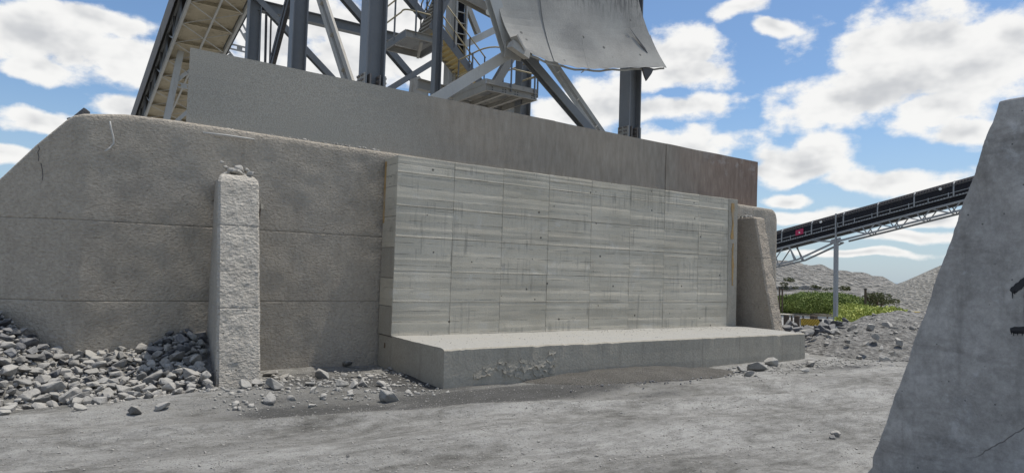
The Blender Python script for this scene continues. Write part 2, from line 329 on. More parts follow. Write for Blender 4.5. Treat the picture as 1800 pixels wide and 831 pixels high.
def ground_mat():
    x = material('dusty_ground'); p = x.pos
    at = x.new('ShaderNodeAttribute', attribute_name='damp').outputs['Fac']
    n1 = x.noise(x.scale3(p, (0.6, 1, 1)), 0.9, 9, 0.7); n2 = x.noise(x.scale3(p, (0.7, 1.4, 1)), 4.5, 9, 0.78); n3 = x.noise(p, 30, 6, 0.8)
    m = x.math('ADD', x.math('MULTIPLY', n1, 0.5), x.math('MULTIPLY', n2, 0.5))
    c = x.ramp(m, [(0.36, (0.105, 0.101, 0.091)), (0.43, (0.19, 0.185, 0.169)), (0.50, (0.29, 0.284, 0.265)), (0.60, (0.44, 0.433, 0.408))])
    c = vary(x, c, (n3, 0.75))
    rut = x.noise(x.scale3(p, (0.3, 3.2, 1)), 1.4, 8, 0.75, 0.1); c = x.mix(x.step(rut, 0.53, 0.66, 0, 0.28), c, (0.095, 0.094, 0.092))
    c = x.mix(x.math('MULTIPLY', x.step(x.math('ADD', at, x.math('MULTIPLY', x.math('ADD', x.math('SUBTRACT', n2, 0.5), x.math('SUBTRACT', n1, 0.5)), 1.5)), 0.25, 0.72), 0.85), c, vary(x, (0.062, 0.061, 0.058), (n3, 0.9)))
    vs = x.vor(p, 20); vsel = x.step(vs.outputs['Distance'], 0.12, 0.26, 1, 0)
    c = x.mix(x.math('MULTIPLY', vsel, x.step(n1, 0.4, 0.6, 0.25, 0.75)), c, x.ramp(x.noise(p, 19, 2), [(0.4, (0.12, 0.12, 0.12)), (0.6, (0.5, 0.5, 0.5))]))
    # far land turns to scrub and grit
    far = x.vec('LENGTH', p); c = x.mix(x.step(far, 55, 120), c, x.ramp(x.noise(p, 0.03, 6, 0.6), [(0.35, (0.30, 0.29, 0.26)), (0.6, (0.16, 0.18, 0.12))]))
    color(x, c); x.b.inputs['Roughness'].default_value = 0.95
    h = x.math('ADD', x.math('MULTIPLY', n3, 0.6), x.math('MULTIPLY', n2, 1.2)); h = x.math('ADD', h, x.math('MULTIPLY', rut, 0.8)); h = x.math('ADD', h, x.math('MULTIPLY', vsel, 0.25))
    x.l.new(bump(x, h, 1.0, 0.045), x.b.inputs['Normal'])
ground_mat()
def grit(name, stops, scale, relief):
    x = material(name); p = x.pos
    n = x.noise(p, scale, 6, 0.7); big = x.noise(p, scale * 0.06, 5, 0.6)
    c = x.ramp(n, stops); c = vary(x, c, (big, 0.7))
    v = x.vor(p, scale * 1.3); c = vary(x, c, (x.math('MULTIPLY', v.outputs['Distance'], 1.0), 0.5)); color(x, c)
    x.l.new(bump(x, x.math('ADD', n, v.outputs['Distance']), 0.9, relief), x.b.inputs['Normal'])
grit('rubble_grit', [(0.32, (0.10, 0.098, 0.092)), (0.5, (0.19, 0.185, 0.173)), (0.7, (0.32, 0.312, 0.295))], 7, 0.08)
grit('heap_grit', [(0.32, (0.13, 0.125, 0.11)), (0.7, (0.36, 0.345, 0.31))], 1.6, 0.4)
grit('hill_grit', [(0.35, (0.17, 0.165, 0.15)), (0.65, (0.37, 0.355, 0.325))], 0.38, 3.0)
grit('dark_gravel', [(0.3, (0.085, 0.08, 0.07)), (0.7, (0.17, 0.16, 0.142))], 40, 0.03)
def leaf_mat(name, a, b):
    x = material(name); n = x.noise(x.pos, 0.9, 4, 0.6); c = x.ramp(n, [(0.3, a), (0.7, b)]); c = vary(x, c, (x.noise(x.pos, 14, 2), 0.7)); color(x, c)
    x.b.inputs['Roughness'].default_value = 0.65
leaf_mat('leaf', (0.09, 0.135, 0.03), (0.23, 0.28, 0.075))
leaf_mat('olive_leaf', (0.06, 0.07, 0.025), (0.10, 0.11, 0.04))
leaf_mat('grass_blade', (0.22, 0.29, 0.05), (0.40, 0.42, 0.11))

# ------------------------------------------------------------------ object helpers
OFF = {}
def tag(o, label=None, cat=None, group=None, kind=None):
    if label: o['label'] = label
    if cat: o['category'] = cat
    if group: o['group'] = group
    if kind: o['kind'] = kind
    return o
def thing(name, base, label, cat, group=None):
    o = bpy.data.objects.new(name, None); COL.objects.link(o); o.location = base; o.empty_display_size = 0.2
    OFF[o] = Vector(base); return tag(o, label, cat, group)
def mesh_obj(name, V, Fc, m, parent=None, smooth=False):
    off = OFF.get(parent, Vector((0, 0, 0)))
    V = np.asarray([tuple(v) for v in V] if not isinstance(V, np.ndarray) else V, float) - np.array(off)
    me = bpy.data.meshes.new(name); me.from_pydata(V.tolist(), [], Fc if isinstance(Fc, list) else Fc.tolist())
    me.materials.append(MATS[m]); me.update()
    bm = bmesh.new(); bm.from_mesh(me); bmesh.ops.recalc_face_normals(bm, faces=bm.faces); bm.to_mesh(me); bm.free()
    if smooth: me.polygons.foreach_set('use_smooth', [True] * len(me.polygons))
    o = bpy.data.objects.new(name, me); COL.objects.link(o)
    if parent is not None: o.parent = parent; OFF[o] = off
    return o
class MB:
    def __init__(s): s.v = []; s.f = []
    def add(s, V, Fc):
        b = len(s.v); s.v += [Vector(v) for v in V]; s.f += [[i + b for i in q] for q in Fc]; return s
    def box(s, a, b):
        x0, y0, z0 = a; x1, y1, z1 = b
        return s.add([(x0, y0, z0), (x1, y0, z0), (x1, y1, z0), (x0, y1, z0), (x0, y0, z1), (x1, y0, z1), (x1, y1, z1), (x0, y1, z1)],
                     [[0, 3, 2, 1], [4, 5, 6, 7], [0, 1, 5, 4], [1, 2, 6, 5], [2, 3, 7, 6], [3, 0, 4, 7]])
    def prof(s, p, q, pts, up=Vector((0, 0, 1))):
        """profile (2d points, side/up) swept from p to q"""
        p = Vector(p); q = Vector(q); d = (q - p).normalized(); up = Vector(up)
        if abs(d.dot(up)) > 0.99: up = Vector((0, 1, 0))
        sd = d.cross(up).normalized(); u2 = sd.cross(d); n = len(pts)
        V = [e + sd * a + u2 * b for e in (p, q) for a, b in pts]
        return s.add(V, [[i, (i + 1) % n, n + (i + 1) % n, n + i] for i in range(n)] + [list(range(n))[::-1], list(range(n, 2 * n))])
    def bar(s, p, q, w, h=None, up=(0, 0, 1)):
        h = h or w; return s.prof(p, q, [(-w / 2, -h / 2), (w / 2, -h / 2), (w / 2, h / 2), (-w / 2, h / 2)], up)
    def hsec(s, p, q, w, h, t=0.02, up=(0, 0, 1)):      # flanges are spread along 'up'
        a = w / 2; b = h / 2
        return s.prof(p, q, [(-a, -b), (a, -b), (a, -b + t), (t / 2, -b + t), (t / 2, b - t), (a, b - t), (a, b), (-a, b), (-a, b - t), (-t / 2, b - t), (-t / 2, -b + t), (-a, -b + t)], up)
    def chan(s, p, q, w, h, t=0.015, up=(0, 0, 1), flip=1):
        a = w * flip; b = h / 2
        return s.prof(p, q, [(0, -b), (a, -b), (a, -b + t), (t * flip, -b + t), (t * flip, b - t), (a, b - t), (a, b), (0, b)], up)
    def ang(s, p, q, w, t=0.012, up=(0, 0, 1), fx=1, fy=1):
        return s.prof(p, q, [(0, 0), (w * fx, 0), (w * fx, t * fy), (t * fx, t * fy), (t * fx, w * fy), (0, w * fy)], up)
    def tube(s, p, q, r, n=8):
        return s.prof(p, q, [(r * math.cos(2 * math.pi * i / n), r * math.sin(2 * math.pi * i / n)) for i in range(n)])
    def build(s, name, m, parent=None, smooth=False): return mesh_obj(name, s.v, s.f, m, parent, smooth)
def path_tube(name, pts, r, m, parent=None, n=6):
    mb = MB(); rings = []
    pts = [Vector(p) for p in pts]
    for i, p in enumerate(pts):
        d = (pts[min(i + 1, len(pts) - 1)] - pts[max(i - 1, 0)]).normalized(); up = Vector((0, 0, 1)) if abs(d.z) < 0.9 else Vector((0, 1, 0))
        a = d.cross(up).normalized(); b = a.cross(d)
        rings += [p + a * r * math.cos(2 * math.pi * k / n) + b * r * math.sin(2 * math.pi * k / n) for k in range(n)]
    L = len(pts)
    fc = [[i * n + k, i * n + (k + 1) % n, (i + 1) * n + (k + 1) % n, (i + 1) * n + k] for i in range(L - 1) for k in range(n)]
    fc += [list(range(n)), list(range((L - 1) * n, L * n))]
    return mesh_obj(name, rings, fc, m, parent, True)
def grid_faces(nu, nv):
    i = np.arange(nu - 1)[:, None] * nv + np.arange(nv - 1)[None, :]
    return np.stack([i, i + nv, i + nv + 1, i + 1], -1).reshape(-1, 4)
rng = np.random.default_rng(11); random.seed(5)

# ------------------------------------------------------------------ ground
DAMP = [((4.2, 9.3), 2.4, 1.0, 1.0), ((5.6, 7.9), 3.0, 0.65, 0.95), ((2.9, 7.9), 2.0, 0.5, 0.75), ((8.3, 8.05), 1.9, 0.33, 0.9), ((2.6, 8.4), 1.6, 0.5, 0.55), ((7.4, 7.1), 1.6, 0.35, 0.5),
        ((4.2, 7.4), 1.7, 0.4, 0.4), ((13.0, 7.5), 1.6, 0.4, 0.5), ((11.6, 6.6), 1.5, 0.3, 0.4), ((1.4, 6.9), 1.4, 0.3, 0.35), ((5.5, 5.6), 1.6, 0.25, 0.3), ((3.4, 10.4), 1.3, 0.5, 0.6)]
def gz(x, y):
    x = np.asarray(x, float); y = np.asarray(y, float); r = np.hypot(x, y)
    z = -1.55 * sstep(r, 22, 42) - 0.012 * np.clip(r - 60, 0, 600)
    near = 1 - sstep(r, 30, 60)
    z = z + near * (0.045 * fbm(x * 0.45, y * 0.45, oct=3, seed=3) + 0.035 * fbm(x * 1.1, y * 2.2, oct=4, seed=9, gain=0.55) * (0.6 + 0.8 * sstep(fbm(x * 0.5, y * 0.5, seed=21), -0.1, 0.3)))
    # tyre ruts passing in front of the slab
    for yc, wd, dp in ((6.2, 0.35, 0.035), (4.6, 0.4, 0.03), (7.3, 0.3, 0.03)):
        dd = y - (yc - 0.18 * (x - 5) + 0.25 * np.sin(x * 0.35)); z = z + near * (-dp * np.exp(-(dd / wd) ** 2) + dp * 0.8 * np.exp(-((np.abs(dd) - wd * 1.7) / (wd * 0.45)) ** 2))
    # spoil thrown up along the foot of the walls
    z = z + 0.10 * np.exp(-((y - 9.0) / 0.7) ** 2) * sstep(x, 0.5, 1.6) * (1 - sstep(x, 3.4, 4.6))
    z = z - 0.03
    return z
th_c = math.degrees(math.atan2(-R[1][2], -R[0][2]))
ang = np.concatenate([np.arange(th_c - 46, th_c + 46, 0.19), np.arange(th_c + 46, th_c + 314, 3.0)]); ang = np.radians(ang)
rad = np.concatenate([[0.3, 0.8, 1.4], 1.9 * 1.0115 ** np.arange(0, 300), np.geomspace(62, 9000, 60)])
A_, R_ = np.meshgrid(ang, rad, indexing='ij'); gx = R_ * np.cos(A_); gy = R_ * np.sin(A_); gzv = gz(gx, gy)
nu, nv = gx.shape; V = np.stack([gx, gy, gzv], -1).reshape(-1, 3); V = np.vstack([V, [[0, 0, float(gz(0.01, 0.01))]]])
idx = np.arange(nu * nv).reshape(nu, nv); i2 = np.roll(idx, -1, 0)
fc = np.stack([idx[:, :-1], idx[:, 1:], i2[:, 1:], i2[:, :-1]], -1).reshape(-1, 4).tolist() + [[nu * nv, int(idx[i, 0]), int(i2[i, 0])] for i in range(nu)]
ground = mesh_obj('ground', V, fc, 'dusty_ground', None, True); tag(ground, 'pale dusty quarry floor with dark damp patches', None, None, 'structure')
dm = np.zeros(len(V))
for (c, a, b, s) in DAMP: dm = np.maximum(dm, s * np.exp(-(((V[:, 0] - c[0] + 0.4 * (V[:, 1] - c[1])) / a) ** 2 + ((V[:, 1] - c[1]) / b) ** 2)))
dm = np.clip(dm + 0.12 * fbm(V[:, 0] * 1.2, V[:, 1] * 2, seed=44), 0, 1)
at = ground.data.attributes.new('damp', 'FLOAT', 'POINT'); at.data.foreach_set('value', dm.astype(np.float32))
_gxs, _gys = np.arange(-12, 60, 0.1), np.arange(-4, 30, 0.1)
_gzt = gz(*np.meshgrid(_gxs, _gys, indexing='ij'))
def zg(x, y):
    u = (x + 12) / 0.1; v = (y + 4) / 0.1; i, j = int(math.floor(u)), int(math.floor(v))
    if not (0 <= i < len(_gxs) - 1 and 0 <= j < len(_gys) - 1): return float(gz(x, y))
    a, b = u - i, v - j; t = _gzt
    return float((t[i, j] * (1 - b) + t[i, j + 1] * b) * (1 - a) + (t[i + 1, j] * (1 - b) + t[i + 1, j + 1] * b) * a)
def sn(x, y, seed=0): # cheap scalar wobble
    return math.sin(x * 1.7 + seed) * math.sin(y * 2.3 + seed * 1.3 + 0.7 * math.sin(x * 0.9)) 

sea = MB()
a0 = math.atan2(*[sight(1560, 497)[i] for i in (1, 0)])
sea.add([(r * math.cos(a0 + t), r * math.sin(a0 + t), -7.4) for r in (3000, 8900) for t in (-0.5, -0.25, 0, 0.25, 0.5)], [[i, i + 1, i + 6, i + 5] for i in range(4)])
tag(sea.build('water', 'sea_water'), 'thin blue line of distant water on the horizon', None, None, 'structure')

# ------------------------------------------------------------------ old retaining wall
WY = 11.1
old = thing('retaining_wall', (8, 11.6, 0), 'long old rough concrete retaining wall with sloped left end behind the pale cast wall', 'wall')
def wall_top(x):
    # top line of the wall along its plan
    xs = [-3.2, -2.6, -0.73, -0.336, 0.05, 0.2, 0.7, 1.3, 3.5, 12, 16.0, 16.1, 16.16, 16.2]
    zs = [0.35, 0.75, 2.74, 3.24, 3.66, 3.70, 3.77, 3.78, 3.74, 3.64, 3.58, 3.52, 3.42, 3.24]
    return np.interp(x, xs, zs)
def wall_y(x): # plan of the face, the corner eased
    a = WY - (np.asarray(x) - 0.2) * 0.667; t = np.asarray(x) - 0.2
    k_ = 0.025; return WY + 0.667 * 0.5 * (np.sqrt(t * t + k_ * k_) - t)
def TT(n): return np.concatenate([[0, 0.004, 0.009, 0.016], np.linspace(0.03, 0.97, n - 8), [0.984, 0.991, 0.996, 1.0]])
def wall_lift(z0, z1, xstart, last):
    xs = np.append(np.arange(xstart, 16.0, 0.06), [16.05, 16.12, 16.17, 16.2])
    rows = int((z1 - z0) / 0.055) + 2; thick = 1.1
    cols = []
    for x in xs:
        zt = min(z1, float(wall_top(x))); zz = z0 + (max(zt, z0 + 0.01) - z0) * TT(rows); y = float(wall_y(x)) + np.zeros(rows); xx = np.full(rows, x)
        e = np.minimum(zz - z0, 9); rec = 0.006 * np.exp(-(e / 0.006) ** 2)
        if not last: rec += 0.006 * np.exp(-((zz[-1] - zz) / 0.006) ** 2)
        else:
            rr = 0.06; q = np.clip((zz - (zt - rr)) / rr, 0, 1); rec += rr * (1 - np.sqrt(np.clip(1 - q * q, 0, 1))) * 0.9
        q = np.clip((x - 16.14) / 0.06, 0, 1); rec += 0.06 * (1 - math.sqrt(max(0, 1 - q * q)))
        # short wall_y already gives the rotated wing
        n = 0.009 * fbm(xx * 3.1, zz * 3.1, oct=4, seed=5) + 0.005 * fbm(xx * 0.6, zz * 0.6, oct=2, seed=8)
        yf = y + rec + n
        front = np.stack([xx, yf, zz], 1)
        tb = np.array([[x, y[0] + d_, zt - 0.01 + (0.02 * sn(x * 4, d_ * 5, 2) if last else 0)] for d_ in (0.35, 0.7, thick)])
        bb = np.array([[x, y[0] + thick, z0]])
        cols.append(np.vstack([front, tb, bb]))
    A = np.array(cols); nu, nv = A.shape[:2]
    f_ = grid_faces(nu, nv).tolist()
    i = np.arange(nu - 1); f_ += np.stack([i * nv + nv - 1, (i + 1) * nv + nv - 1, (i + 1) * nv, i * nv], -1).tolist()
    f_ += [list(range(nv)), list(range((nu - 1) * nv, nu * nv))]
    return mesh_obj('concrete_lift', A.reshape(-1, 3), f_, 'wall_concrete', old, True)
wall_lift(-0.35, 1.075, -3.2, False); wall_lift(1.078, 2.205, -2.25, False); wall_lift(2.208, 3.8, -1.18, True)

def on_wing(px, py):
    r = sight(px, py); t = 11.2334 / (r[1] + 0.667 * r[0]); return Vector((0, 0, CAMH)) + Vector(r * t)
path_tube('crack', [on_wing(*p) + Vector((0.004, 0.006, 0)) for p in ((66, 254), (69, 262), (66, 268), (68, 276), (67, 282), (72, 288), (74, 298), (75, 310), (74, 318))], 0.009, 'joint_gap', old, 5)
for (px, py, rr) in ((203, 392, 0.03), (250, 300, 0.02), (160, 330, 0.018), (300, 360, 0.016), (476, 300, 0.022), (560, 450, 0.016), (518, 508, 0.018), (600, 380, 0.014), (580, 330, 0.02), (330, 480, 0.014), (230, 470, 0.014)):
    c = atY(px, py, WY + 0.005); MB().tube(c, c + Vector((0, 0.03, 0)), rr, 7).build('blow_hole', 'joint_gap', old)
# ------------------------------------------------------------------ pale cast wall in front
NWY = 10.50; SLABZ = 0.53; NWT = 3.60
cast = thing('cast_wall', (9.1, 10.8, SLABZ), 'pale new concrete wall with formwork panel marks standing on the slab', 'wall')
colx = [4.70, 5.80, 6.85, 7.93, 9.03, 10.12, 11.17, 12.30, 13.36]
rowz = [SLABZ, 1.10, 1.63, 2.21, 2.74, 3.31, NWT]
mb = MB(); mb.box((4.716, NWY + 0.016, SLABZ - 0.02), (13.70, 11.06, NWT - 0.012)); mb.build('core', 'joint_gap', cast)
for i in range(8):
    for j in range(6):
        x0, x1, z0, z1 = colx[i], colx[i + 1], rowz[j], rowz[j + 1]
        gp = 0.0035; gt = 0.006 if j < 5 else 0.0
        x0 += gp if i else 0; x1 -= gp; z1 -= gt
        nr = 13; zz = np.linspace(z0, z1, nr); pr = float(rng.uniform(-0.0015, 0.0015)); tilt = rng.uniform(-0.003, 0.003)
        prof = pr + tilt * (zz - z0) / (z1 - z0) + 0.002 * vnoise(zz * 8.0, np.full(nr, 3.0), seed=4) + 0.003 * np.exp(-((zz - z0 - 0.17 - 0.02 * rng.normal()) / 0.022) ** 2) + rng.normal(0, 0.0012, nr)
        prof[0] += 0.004; prof[-1] -= 0.004           # lip where the next pour overlaps
        ncx = 5; A = np.zeros((ncx, nr, 3))
        for a in range(ncx):
            A[a, :, 0] = x0 + (x1 - x0) * a / (ncx - 1); A[a, :, 1] = NWY - prof + 0.003 * fbm(A[a, :, 0] * 3, zz * 8, seed=i); A[a, :, 2] = zz
        A[:, 0, 2] += rng.normal(0, 0.0012, ncx); A[:, -1, 2] += rng.normal(0, 0.0018, ncx) if j < 5 else 0.012 * rng.random(ncx) - 0.01
        back = A.copy(); back[:, :, 1] = NWY + 0.0155; Vp = np.vstack([A.reshape(-1, 3), back.reshape(-1, 3)]); n0 = ncx * nr
        f_ = grid_faces(ncx, nr).tolist()
        for a in range(ncx - 1): f_ += [[a * nr, (a + 1) * nr, n0 + (a + 1) * nr, n0 + a * nr], [a * nr + nr - 1, (a + 1) * nr + nr - 1, n0 + (a + 1) * nr + nr - 1, n0 + a * nr + nr - 1]]
        for b in range(nr - 1): f_ += [[b, b + 1, n0 + b + 1, n0 + b], [(ncx - 1) * nr + b, (ncx - 1) * nr + b + 1, n0 + (ncx - 1) * nr + b + 1, n0 + (ncx - 1) * nr + b]]
        mesh_obj('panel', Vp, f_, 'cast_concrete', cast)
def slab_piece(name, a, b, m, parent, jit=0.004, cuts=6):
    bm = bmesh.new(); mb_ = MB().box(a, b); vs = [bm.verts.new(v) for v in mb_.v]; [bm.faces.new([vs[i] for i in q]) for q in mb_.f]
    bmesh.ops.bevel(bm, geom=list(bm.edges), offset=jit * 1.5, segments=1, affect='EDGES', profile=0.5)
    me = bpy.data.meshes.new(name); bm.to_mesh(me); bm.free()
    V_ = np.array([v.co for v in me.vertices]); f_ = [list(p.vertices) for p in me.polygons]; bpy.data.meshes.remove(me)
    V_ = V_ + rng.normal(0, jit * 0.12, V_.shape)
    return mesh_obj(name, V_, f_, m, parent)
# end faces: formwork of the return, and the strip at the right edge
for (z0, z1, m) in ((SLABZ, 1.02, 'slab_concrete'), (1.025, 1.50, 'cast_concrete'), (1.505, 2.02, 'slab_concrete'), (2.025, 2.55, 'cast_concrete'), (2.556, NWT - 0.006, 'cast_concrete')):
    slab_piece('end_panel', (4.70 - 0.004 * random.random(), NWY + 0.018, z0), (4.7155, 11.055, z1), m, cast)
slab_piece('edge_strip', (13.364, NWY - 0.012, SLABZ), (13.70, NWY + 0.0155, NWT - 0.004), 'slab_concrete', cast)
def ragged_strip(name, x0, x1, y, z0, z1, m, parent, amp=0.02, thick=0.012, along='x'):
    zz = np.arange(z0, z1, 0.03); n1 = amp * fbm(zz * 6, zz * 0 + x0 * 9, seed=3); n2 = amp * fbm(zz * 6, zz * 0 + 5.5 + x0, seed=6); Vv = []
    for dep in (0, thick):
        for z, a, b in zip(zz, n1, n2):
            for e in (x0 + a, x1 + b): Vv.append((e, y - dep, z) if along == 'x' else (y - dep, e, z))
    n = len(zz); f_ = []
    for i in range(n - 1):
        a = 2 * i; b = 2 * n + 2 * i
        f_ += [[b, b + 1, b + 3, b + 2], [a, b, b + 2, a + 2], [a + 1, b + 1, b + 3, a + 3], [a, a + 1, a + 3, a + 2]]
    f_ += [[0, 1, 2 * n + 1, 2 * n], [2 * n - 2, 2 * n - 1, 4 * n - 1, 4 * n - 2]]
    return mesh_obj(name, Vv, f_, m, parent)
ragged_strip('foam_strip', 13.47, 13.55, NWY - 0.013, 2.62, 3.50, 'orange_foam', cast, 0.05)
ragged_strip('foam_strip', 13.50, 13.55, NWY - 0.013, 1.50, 2.55, 'orange_foam', cast, 0.05)
ragged_strip('foam_strip', 10.98, 11.03, 4.697, 2.45, 3.55, 'orange_foam', cast, 0.012, 0.012, 'y')

# ------------------------------------------------------------------ slab
slab = thing('concrete_slab', (9.2, 9.6, 0), 'low grey concrete slab at the foot of the pale cast wall', 'slab')
seams = [4.72, 10.33, 11.44, 12.53, 13.50, 13.68]
for a, b in zip(seams[:-1], seams[1:]):
    xs = np.linspace(a + (0.003 if a > 4.8 else 0), b - 0.003, max(3, int((b - a) / 0.06))); prof = [(8.66, -0.35), (8.655, 0.1), (8.66, 0.3), (8.66, 0.505), (8.685, SLABZ - 0.004)] + [(y, SLABZ) for y in np.linspace(8.76, 11.05, 26)] + [(11.06, SLABZ), (11.06, -0.35)]
    A = np.array([[[x, y, z] for y, z in prof] for x in xs])
    A[:, :5, 1] += 0.004 * fbm(A[:, :5, 0] * 5, A[:, :5, 2] * 5, seed=2); wr = 0.022 * np.clip(fbm(A[:, :1, 0] * 5, A[:, :1, 1], oct=4, seed=12) - 0.12, 0, 1) * 2; A[:, 3:5, 2] -= wr; A[:, 3:5, 1] += wr * 0.8; A[:, 3:5, 2] += 0.004 * fbm(A[:, 3:5, 0] * 9, A[:, 3:5, 1], seed=13)
    A[:, 5:-2, 2] += -0.002 + 0.008 * fbm(A[:, 5:-2, 0] * 2, A[:, 5:-2, 1] * 3, oct=4, seed=31)
    nu, nv = A.shape[:2]; f_ = grid_faces(nu, nv).tolist() + [list(range(nv)), list(range((nu - 1) * nv, nu * nv))]
    i = np.arange(nu - 1); f_ += np.stack([i * nv + nv - 1, (i + 1) * nv + nv - 1, (i + 1) * nv, i * nv], -1).tolist()
    mesh_obj('slab_section', A.reshape(-1, 3), f_, 'slab_concrete', slab)
# curling skin of slurry on the slab's front
for q_ in range(34):
    px = random.choice([random.uniform(835, 975), random.uniform(885, 970)]); py = 664 - (px - 840) * 0.075 - abs(random.gauss(0, 15)); s = random.uniform(0.05, 0.15)
    c = atY(px, py, 8.655); n = 6; V_ = []; c.z = max(c.z, 0.06)
    for lay in (0, 0.005):
        for a in range(n):
            for b in range(4):
                sh = 0.3 + 0.7 * math.sin(math.pi * (a + 0.5) / n); u = (a / (n - 1) - 0.5) * s * 1.7; v = (b / 3 - 0.5) * s * sh
                jr = random.Random(q_ * 100 + a * 10 + b); jag = 0.35 * s * jr.uniform(-1, 1) if b in (0, 3) else 0
                V_.append((c.x + u + 0.12 * s * jr.uniform(-1, 1), 8.652 - lay - (1 - b / 3) ** 2 * s * 0.10 * jr.uniform(0.4, 1.3), c.z + v + jag))
    f_ = grid_faces(n, 4).tolist() + (grid_faces(n, 4) + n * 4).tolist(); o_ = n * 4
    for a in range(n - 1): f_ += [[a * 4, (a + 1) * 4, o_ + (a + 1) * 4, o_ + a * 4], [a * 4 + 3, (a + 1) * 4 + 3, o_ + (a + 1) * 4 + 3, o_ + a * 4 + 3]]
    for b in range(3): f_ += [[b, b + 1, o_ + b + 1, o_ + b], [(n - 1) * 4 + b, (n - 1) * 4 + b + 1, o_ + (n - 1) * 4 + b + 1, o_ + (n - 1) * 4 + b]]
    mesh_obj('peeling_flake', V_, f_, 'slab_concrete', slab)
ragged_strip('rust_mark', 10.78, 10.83, 4.7185, 0.30, 0.40, 'rust_stain', slab, 0.04, 0.003, 'y')

# ------------------------------------------------------------------ pillar and buttress
def buttress(name, x0, x1, yf0, yf1, yb, ztop, mat_, seams_, label, rnd=0.14, noise_amp=0.022, seed=1, splay=0.0):
    """tapering counterfort: front face leans from yf0 at the ground to yf1 at the top"""
    t = thing(name, ((x0 + x1) / 2, yf0 + 0.4, 0), label, 'buttress')
    zs_ = [-0.3] + seams_ + [ztop]
    for z0, z1 in zip(zs_[:-1], zs_[1:]):
        nz = max(4, int((z1 - z0) / 0.045)); za = z0 + (0.003 if z0 > 0 else 0); nz += 6; zz = za + (z1 - za) * TT(nz)
        loops = []
        for q in range(nz + 3):
            if q < nz: z = zz[q]; ins = 0.0
            else: z = z1; ins = (0.3, 0.6, 0.9)[q - nz]
            top = z1 == ztop
            yf = yf0 + (yf1 - yf0) * max(0, z) / ztop
            e = 0.005 * math.exp(-((z - z0) / 0.008) ** 2) + (0.005 * math.exp(-((z1 - z) / 0.008) ** 2) if not top else 0)
            r = 0
            if top: qn = min(max((z - (ztop - rnd)) / rnd, 0), 1); r = rnd * (1 - math.sqrt(max(0, 1 - qn * qn)))
            ring = []
            W2 = (x1 - x0) / 2; xc = (x0 + x1) / 2; ch = 0.035
            nx = 14; ny = 14
            yfront = yf + e + r
            fr = [(xc + (-W2 + ch) + (2 * W2 - 2 * ch) * a / (nx - 1), yfront) for a in range(nx)]
            rt = [(xc + W2, yfront + ch + (yb - yfront - ch) * a / (ny - 1)) for a in range(ny)]
            lt = [(xc - W2, y) for _, y in rt[::-1]]
            for (x, y) in fr + rt + lt:
                sx_ = 1 - r * 0.5 / W2 - e * 0.4
                X_ = xc + (x - xc) * sx_
                X_ -= splay * np.sign(x - xc) * min(max((y - yf) / (yb - yf), 0), 1) if abs(x - xc) > W2 * 0.98 else 0
                if ins: X_ = xc + (X_ - xc) * (1 - ins); y = y + (0.5 * (yfront + yb) - y) * ins * 0.9
                ring.append((X_, y, z))
            ring = np.array(ring)
            nz_ = fbm(ring[:, 0] * 7 + seed, ring[:, 1] * 7, ring[:, 2] * 7, oct=4, seed=seed, gain=0.6)
            ring[:, 1] += np.where(ring[:, 1] < yfront + 0.2, noise_amp * nz_, 0.2 * noise_amp * nz_)
            ring[:, 0] += 0.35 * noise_amp * fbm(ring[:, 1] * 6, ring[:, 2] * 6, oct=3, seed=seed + 3)
            if top: ring[:, 2] += r / rnd * 0.03 * nz_
            loops.append(ring)
        A = np.array(loops); nu, nv = A.shape[:2]; f_ = []
        for i in range(nu - 1):
            for j in range(nv): f_.append([i * nv + j, i * nv + (j + 1) % nv, (i + 1) * nv + (j + 1) % nv, (i + 1) * nv + j])
        f_ += [list(range(nv)), list(range((nu - 1) * nv, nu * nv))]
        mesh_obj('concrete_lift', A.reshape(-1, 3), f_, mat_, t, False)
    return t
pil = buttress('concrete_pillar', 1.785, 2.345, 9.36, 10.02, 11.06, 2.93, 'pillar_concrete', [1.07, 2.19], 'pale rough narrow concrete pillar standing before the old wall beside the rock heap', seed=1, splay=0.145)
but = buttress('concrete_buttress', 14.2, 14.6, 9.70, 10.36, 11.06, 3.2, 'buttress_concrete', [1.07, 2.19], 'brown-grey leaning concrete buttress at the right end of the slab', 0.05, 0.022, seed=4)
# timber stub wedged beside the pillar
mb = MB(); mb.bar((2.36, 10.35, 2.52), (2.46, 10.28, 2.52), 0.09, 0.07); br = thing('wall_bracket', (2.4, 10.3, 2.5), 'small pale bracket sticking out beside the pillar near its top', 'bracket')
mb.build('bracket_head', 'flake', br); MB().prof((2.38, 10.33, 2.48), (2.44, 10.30, 2.48), [(-0.03, 0), (0.03, 0), (0.0, -0.2)]).build('bracket_web', 'timber', br)

